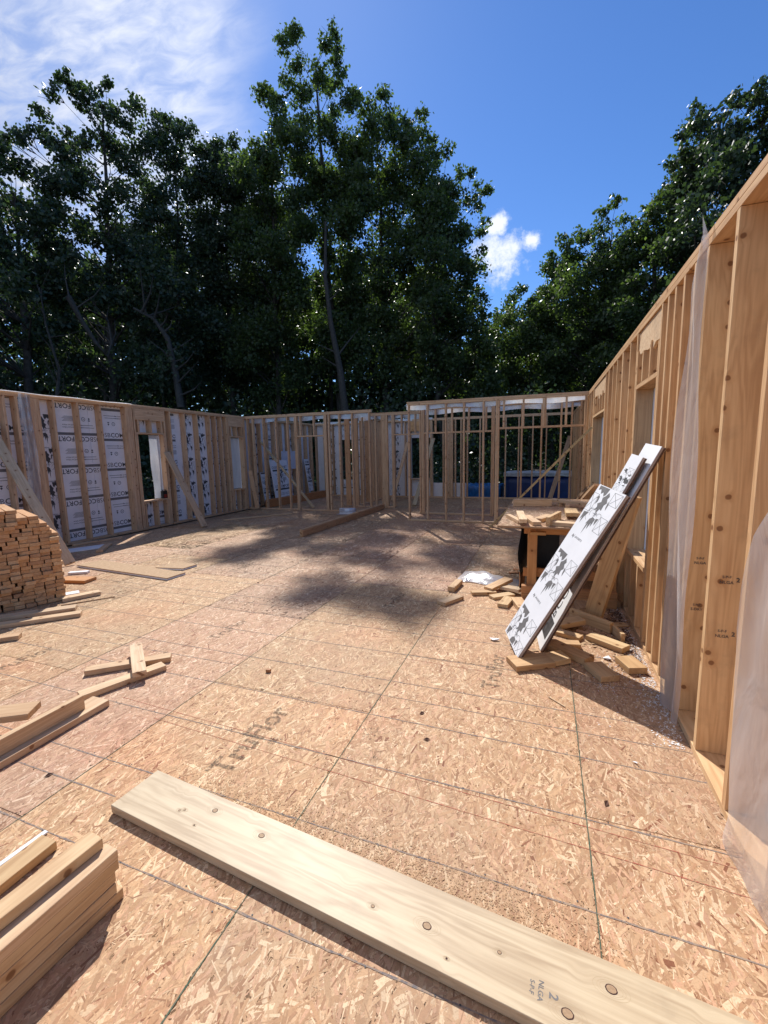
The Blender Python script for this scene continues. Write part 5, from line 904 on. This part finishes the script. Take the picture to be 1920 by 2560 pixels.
# ---------------------------------------------------------------- trees
def tube(path, radii, n=8, V=None, F=None):
    k0 = len(V); path = [Vector(p) for p in path]; prev = None
    for i, p in enumerate(path):
        d = (path[min(i+1, len(path)-1)]-path[max(i-1, 0)]).normalized()
        a = d.orthogonal().normalized() if prev is None else (prev-d*prev.dot(d)).normalized(); prev = a; b = d.cross(a)
        for k in range(n): t = 6.28318*k/n; V.append(p+(a*math.cos(t)+b*math.sin(t))*radii[i])
    for i in range(len(path)-1):
        for k in range(n): F.append((k0+i*n+k, k0+i*n+(k+1) % n, k0+(i+1)*n+(k+1) % n, k0+(i+1)*n+k))
def leaves(P, R_, per, size, down=0.25, sub=7, sg=0.27):
    """leaf quads gathered in twig clusters inside each puff"""
    out = []; tint = []
    for (x, y, z), r in zip(P, R_):
        n = max(12, int(per*(r**2)))
        sc_ = rng.normal(0, 1, (sub, 3)); sc_ /= np.linalg.norm(sc_, axis=1)[:, None]; sc_ *= (rng.random((sub, 1))**0.45)*r*0.82
        idx = rng.integers(0, sub, n); p = sc_[idx]+rng.normal(0, sg*r, (n, 3))*np.array([1, 1, .72]); out.append(p+np.array([x, y, z])); tint.append(rng.random((n,))*.7+rng.random(sub)[idx]*.3)
    C = np.concatenate(out); T = np.concatenate(tint); n = len(C)
    s = size*rng.uniform(.6, 1.25, n); d = rng.normal(0, 1, (n, 3)); d[:, 2] -= down*2; d /= np.linalg.norm(d, axis=1)[:, None]
    e = np.cross(d, rng.normal(0, 1, (n, 3))); e /= np.linalg.norm(e, axis=1)[:, None]
    V = np.stack([C-d*s[:, None]*.5, C+e*s[:, None]*.36, C+d*s[:, None]*.55, C-e*s[:, None]*.36], 1).reshape(-1, 3)
    return V, np.repeat(T, 4)
def leaf_object(name, V, T, mat, parent=None, org=(0, 0, 0)):
    n = len(V)//4; me = bpy.data.meshes.new(name); me.vertices.add(len(V)); me.vertices.foreach_set('co', (V-np.array(org)).astype(np.float32).ravel())
    me.loops.add(len(V)); me.loops.foreach_set('vertex_index', np.arange(len(V), dtype=np.int32)); me.polygons.add(n); me.polygons.foreach_set('loop_start', np.arange(0, len(V), 4, dtype=np.int32)); me.update(calc_edges=True)
    a = me.attributes.new('tint', 'FLOAT', 'POINT'); a.data.foreach_set('value', T.astype(np.float32)); me.materials.append(M[mat])
    o = link(bpy.data.objects.new(name, me), parent)
    return o
TINFO = {
 'tall': ('tallest tree, its narrow forked top standing high above the woods', 0.30, 'leaf'), 'b': ('slender tree just left of the tallest tree', 0.20, 'leaf'),
 'c': ('broad airy tree right of the tallest tree, with a dark upright trunk', 0.24, 'leaf'), 'd': ('sparse tree at the right end of the left woods, bare twigs against the sky', 0.17, 'leaf'),
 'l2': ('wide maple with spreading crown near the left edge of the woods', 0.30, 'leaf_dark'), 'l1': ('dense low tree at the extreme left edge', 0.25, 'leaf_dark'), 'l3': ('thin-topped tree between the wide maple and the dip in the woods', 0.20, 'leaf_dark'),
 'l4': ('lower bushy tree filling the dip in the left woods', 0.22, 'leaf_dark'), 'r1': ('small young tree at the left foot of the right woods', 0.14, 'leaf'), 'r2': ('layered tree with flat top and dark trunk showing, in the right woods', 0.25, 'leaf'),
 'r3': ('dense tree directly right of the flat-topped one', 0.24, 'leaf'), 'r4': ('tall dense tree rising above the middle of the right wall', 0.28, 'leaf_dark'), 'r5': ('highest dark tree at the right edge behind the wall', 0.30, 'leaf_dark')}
PER, LS = 760, 0.20
for nm, (bx, by, mid, tp, s) in TREES.items():
    lab, tr_, mat = TINFO[nm]; az = math.atan2(bx, by); e = empty('tree', (bx, by, -0.75), lab, 'tree', None)
    rtv = Vector((math.cos(az), -math.sin(az), 0)); dep = Vector((math.sin(az), math.cos(az), 0)); o0 = Vector((bx, by, 0)); rl = random.Random(nm)
    def W(uu, zz, dd=0.0): return rtv*uu+dep*dd+Vector((0, 0, zz+0.75))
    P = []; R_ = []
    for a in s.split():
        uu, zz, r = map(float, a.split(','))
        dd = rl.gauss(0, 1.5 if zz < tp[1]*.85 else .7); P.append(tuple(W(uu, zz, dd))); R_.append(r*(0.98 if nm[0] == 'r' else 1.12))
    V = []; F = []
    path = [W(0, -0.75), W(mid[0]*.45, mid[1]*.45), W(*mid), W((mid[0]+tp[0])/2, (mid[1]+tp[1])/2, .2), W(*tp)]
    cr = []
    for i in range(len(path)-1):
        for q in range(4): cr.append(path[i].lerp(path[i+1], q/4)+Vector((rl.gauss(0, .05), rl.gauss(0, .05), 0)))
    cr.append(path[-1]); n = len(cr)
    tube(cr, [tr_*(1-.86*(i/(n-1)))*(1.35 if i == 0 else 1) for i in range(n)], 9, V, F)
    to = mesh_py('trunk', V, F, M['bark'], e, True)
    V = []; F = []
    for p, r in zip(P, R_):
        p = Vector(p); z = max(2.0, min(p.z-0.6*max(1.0, abs(p.x*rtv.x+p.y*rtv.y)*.8)-rl.uniform(.3, 1.5), cr[-1].z-.3)); k = min(range(n), key=lambda i: abs(cr[i].z-z)); a = cr[k]
        q = a.lerp(p, .5)+Vector((rl.gauss(0, .2), rl.gauss(0, .2), rl.uniform(-.2, .35))); rb = max(.02, tr_*(1-.86*k/(n-1))*.33)
        tube([a, a.lerp(q, .55), q, q.lerp(p, .6), p], [rb, rb*.8, rb*.55, rb*.38, .012], 5, V, F)
        for _ in range(3): t = p+Vector((rl.gauss(0, r*.6), rl.gauss(0, r*.6), rl.gauss(0, r*.5))); tube([q.lerp(p, .6), t], [.018, .006], 4, V, F)
    mesh_py('limbs', V, F, M['bark'], e, True)
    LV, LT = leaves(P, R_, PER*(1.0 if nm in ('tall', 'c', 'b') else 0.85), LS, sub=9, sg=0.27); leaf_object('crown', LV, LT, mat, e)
# bare dead limbs in the left woods
def dead(label, pts, r, tw=9, seed=1):
    rl = random.Random(seed); V = []; F = []; P = [Vector(p) for p in pts]; o0 = P[0].copy(); P = [p-o0 for p in P]
    tube(P, [r*(1-.75*i/(len(P)-1)) for i in range(len(P))], 7, V, F)
    for _ in range(tw):
        i = rl.randrange(1, len(P)); a = P[i-1].lerp(P[i], rl.random()); d = Vector((rl.gauss(0, 1), rl.gauss(0, .4), rl.uniform(.1, 1.3))).normalized(); l = rl.uniform(.8, 2.2)
        tube([a, a+d*l*.5+Vector((rl.gauss(0, .1), 0, 0)), a+d*l+Vector((rl.gauss(0, .25), 0, .1))], [r*.35, r*.2, .008], 4, V, F)
    o = mesh_py('dead_tree', V, F, M['bark_dead'], None, True); o.location = o0; tag(o, label, 'dead tree')
dead('curved bare branch with pale bark low in the left woods', [(-20.3, 14.6, 8.8), (-20.1, 14.9, 7.9), (-19.8, 15.3, 6.9), (-19.5, 15.6, 6.3), (-19.4, 15.8, 7.0), (-19.4, 15.7, 8.0)], .13, 12, 2)
dead('leaning dead trunk in the shade left of the centre', [(-17.9, 18.2, 4.1), (-18.0, 18.1, 6.0), (-18.1, 17.9, 7.5), (-18.5, 17.5, 8.4), (-19.1, 16.9, 8.8)], .2, 14, 3)
dead('thin bare sapling near the left edge of the woods', [(-20.8, 13.8, 3.9), (-20.7, 14.1, 5.5), (-20.8, 13.8, 7.5), (-20.9, 13.8, 9.0)], .08, 12, 5)
dead('grey leaning trunk at the foot of the tallest tree', [(-11.2, 24.0, 4.0), (-11.4, 23.9, 6.4), (-11.8, 23.7, 9.0), (-12.0, 23.6, 11.5), (-11.9, 23.7, 14.4)], .24, 6, 7)
# the wood behind and the undergrowth: read as one mass
def mass(name, n, fn, per, size, mat, label):
    P = [fn() for _ in range(n)]; LV, LT = leaves([p[:3] for p in P], [p[3] for p in P], per, size, sg=.3); o = leaf_object(name, LV, LT, mat); tag(o, label, None, None, 'stuff')
def arc(a0, a1, d0, d1, z0, z1, r0, r1):
    def f():
        a = math.radians(random.uniform(a0, a1)); d = random.uniform(d0, d1); return (d*math.sin(a), d*math.cos(a), random.uniform(z0, z1), random.uniform(r0, r1))
    return f
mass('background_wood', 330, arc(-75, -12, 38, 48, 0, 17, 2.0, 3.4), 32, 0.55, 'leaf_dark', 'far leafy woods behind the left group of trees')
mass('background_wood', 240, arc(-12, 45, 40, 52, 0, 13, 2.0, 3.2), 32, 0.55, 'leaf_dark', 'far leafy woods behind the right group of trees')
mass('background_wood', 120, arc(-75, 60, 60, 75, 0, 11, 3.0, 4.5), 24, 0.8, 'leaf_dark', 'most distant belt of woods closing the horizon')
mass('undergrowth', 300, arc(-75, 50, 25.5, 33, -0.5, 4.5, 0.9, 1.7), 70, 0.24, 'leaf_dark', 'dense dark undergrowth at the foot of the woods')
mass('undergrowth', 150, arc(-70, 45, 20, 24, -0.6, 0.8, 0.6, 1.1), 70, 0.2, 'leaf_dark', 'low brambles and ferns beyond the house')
for k, (azd, d_, h_) in enumerate(((-52, 36, 14), (-46, 37, 15), (-36, 36, 17), (-27, 35, 18), (-23, 37, 17), (-16, 35, 17), (-11, 36, 14), (-5, 35, 9), (1, 36, 10), (9, 35, 12), (14, 34, 12))):
    a = math.radians(azd); V = []; F = []; tube([(0, 0, 0), (random.gauss(0, .3), 0, h_*.5), (random.gauss(0, .6), 0, h_)], [.2, .14, .06], 7, V, F)
    lab = ['bare trunk deep in the woods at far left', 'second thin trunk deep in the left woods', 'thin trunk in the woods below the dip', 'straight trunk deep behind the slender tree', 'trunk in the shade behind the tallest tree', 'trunk behind the broad airy tree', 'trunk behind the sparse tree', 'trunk in the gap between the two woods', 'slim trunk behind the small young tree', 'trunk behind the flat-topped tree', 'trunk behind the dense right tree'][k]
    o = mesh_py('bare_tree', V, F, M['bark'], None, True); o.location = (d_*math.sin(a), d_*math.cos(a), -.75); tag(o, lab, 'tree trunk', 'trunks deep in the woods')
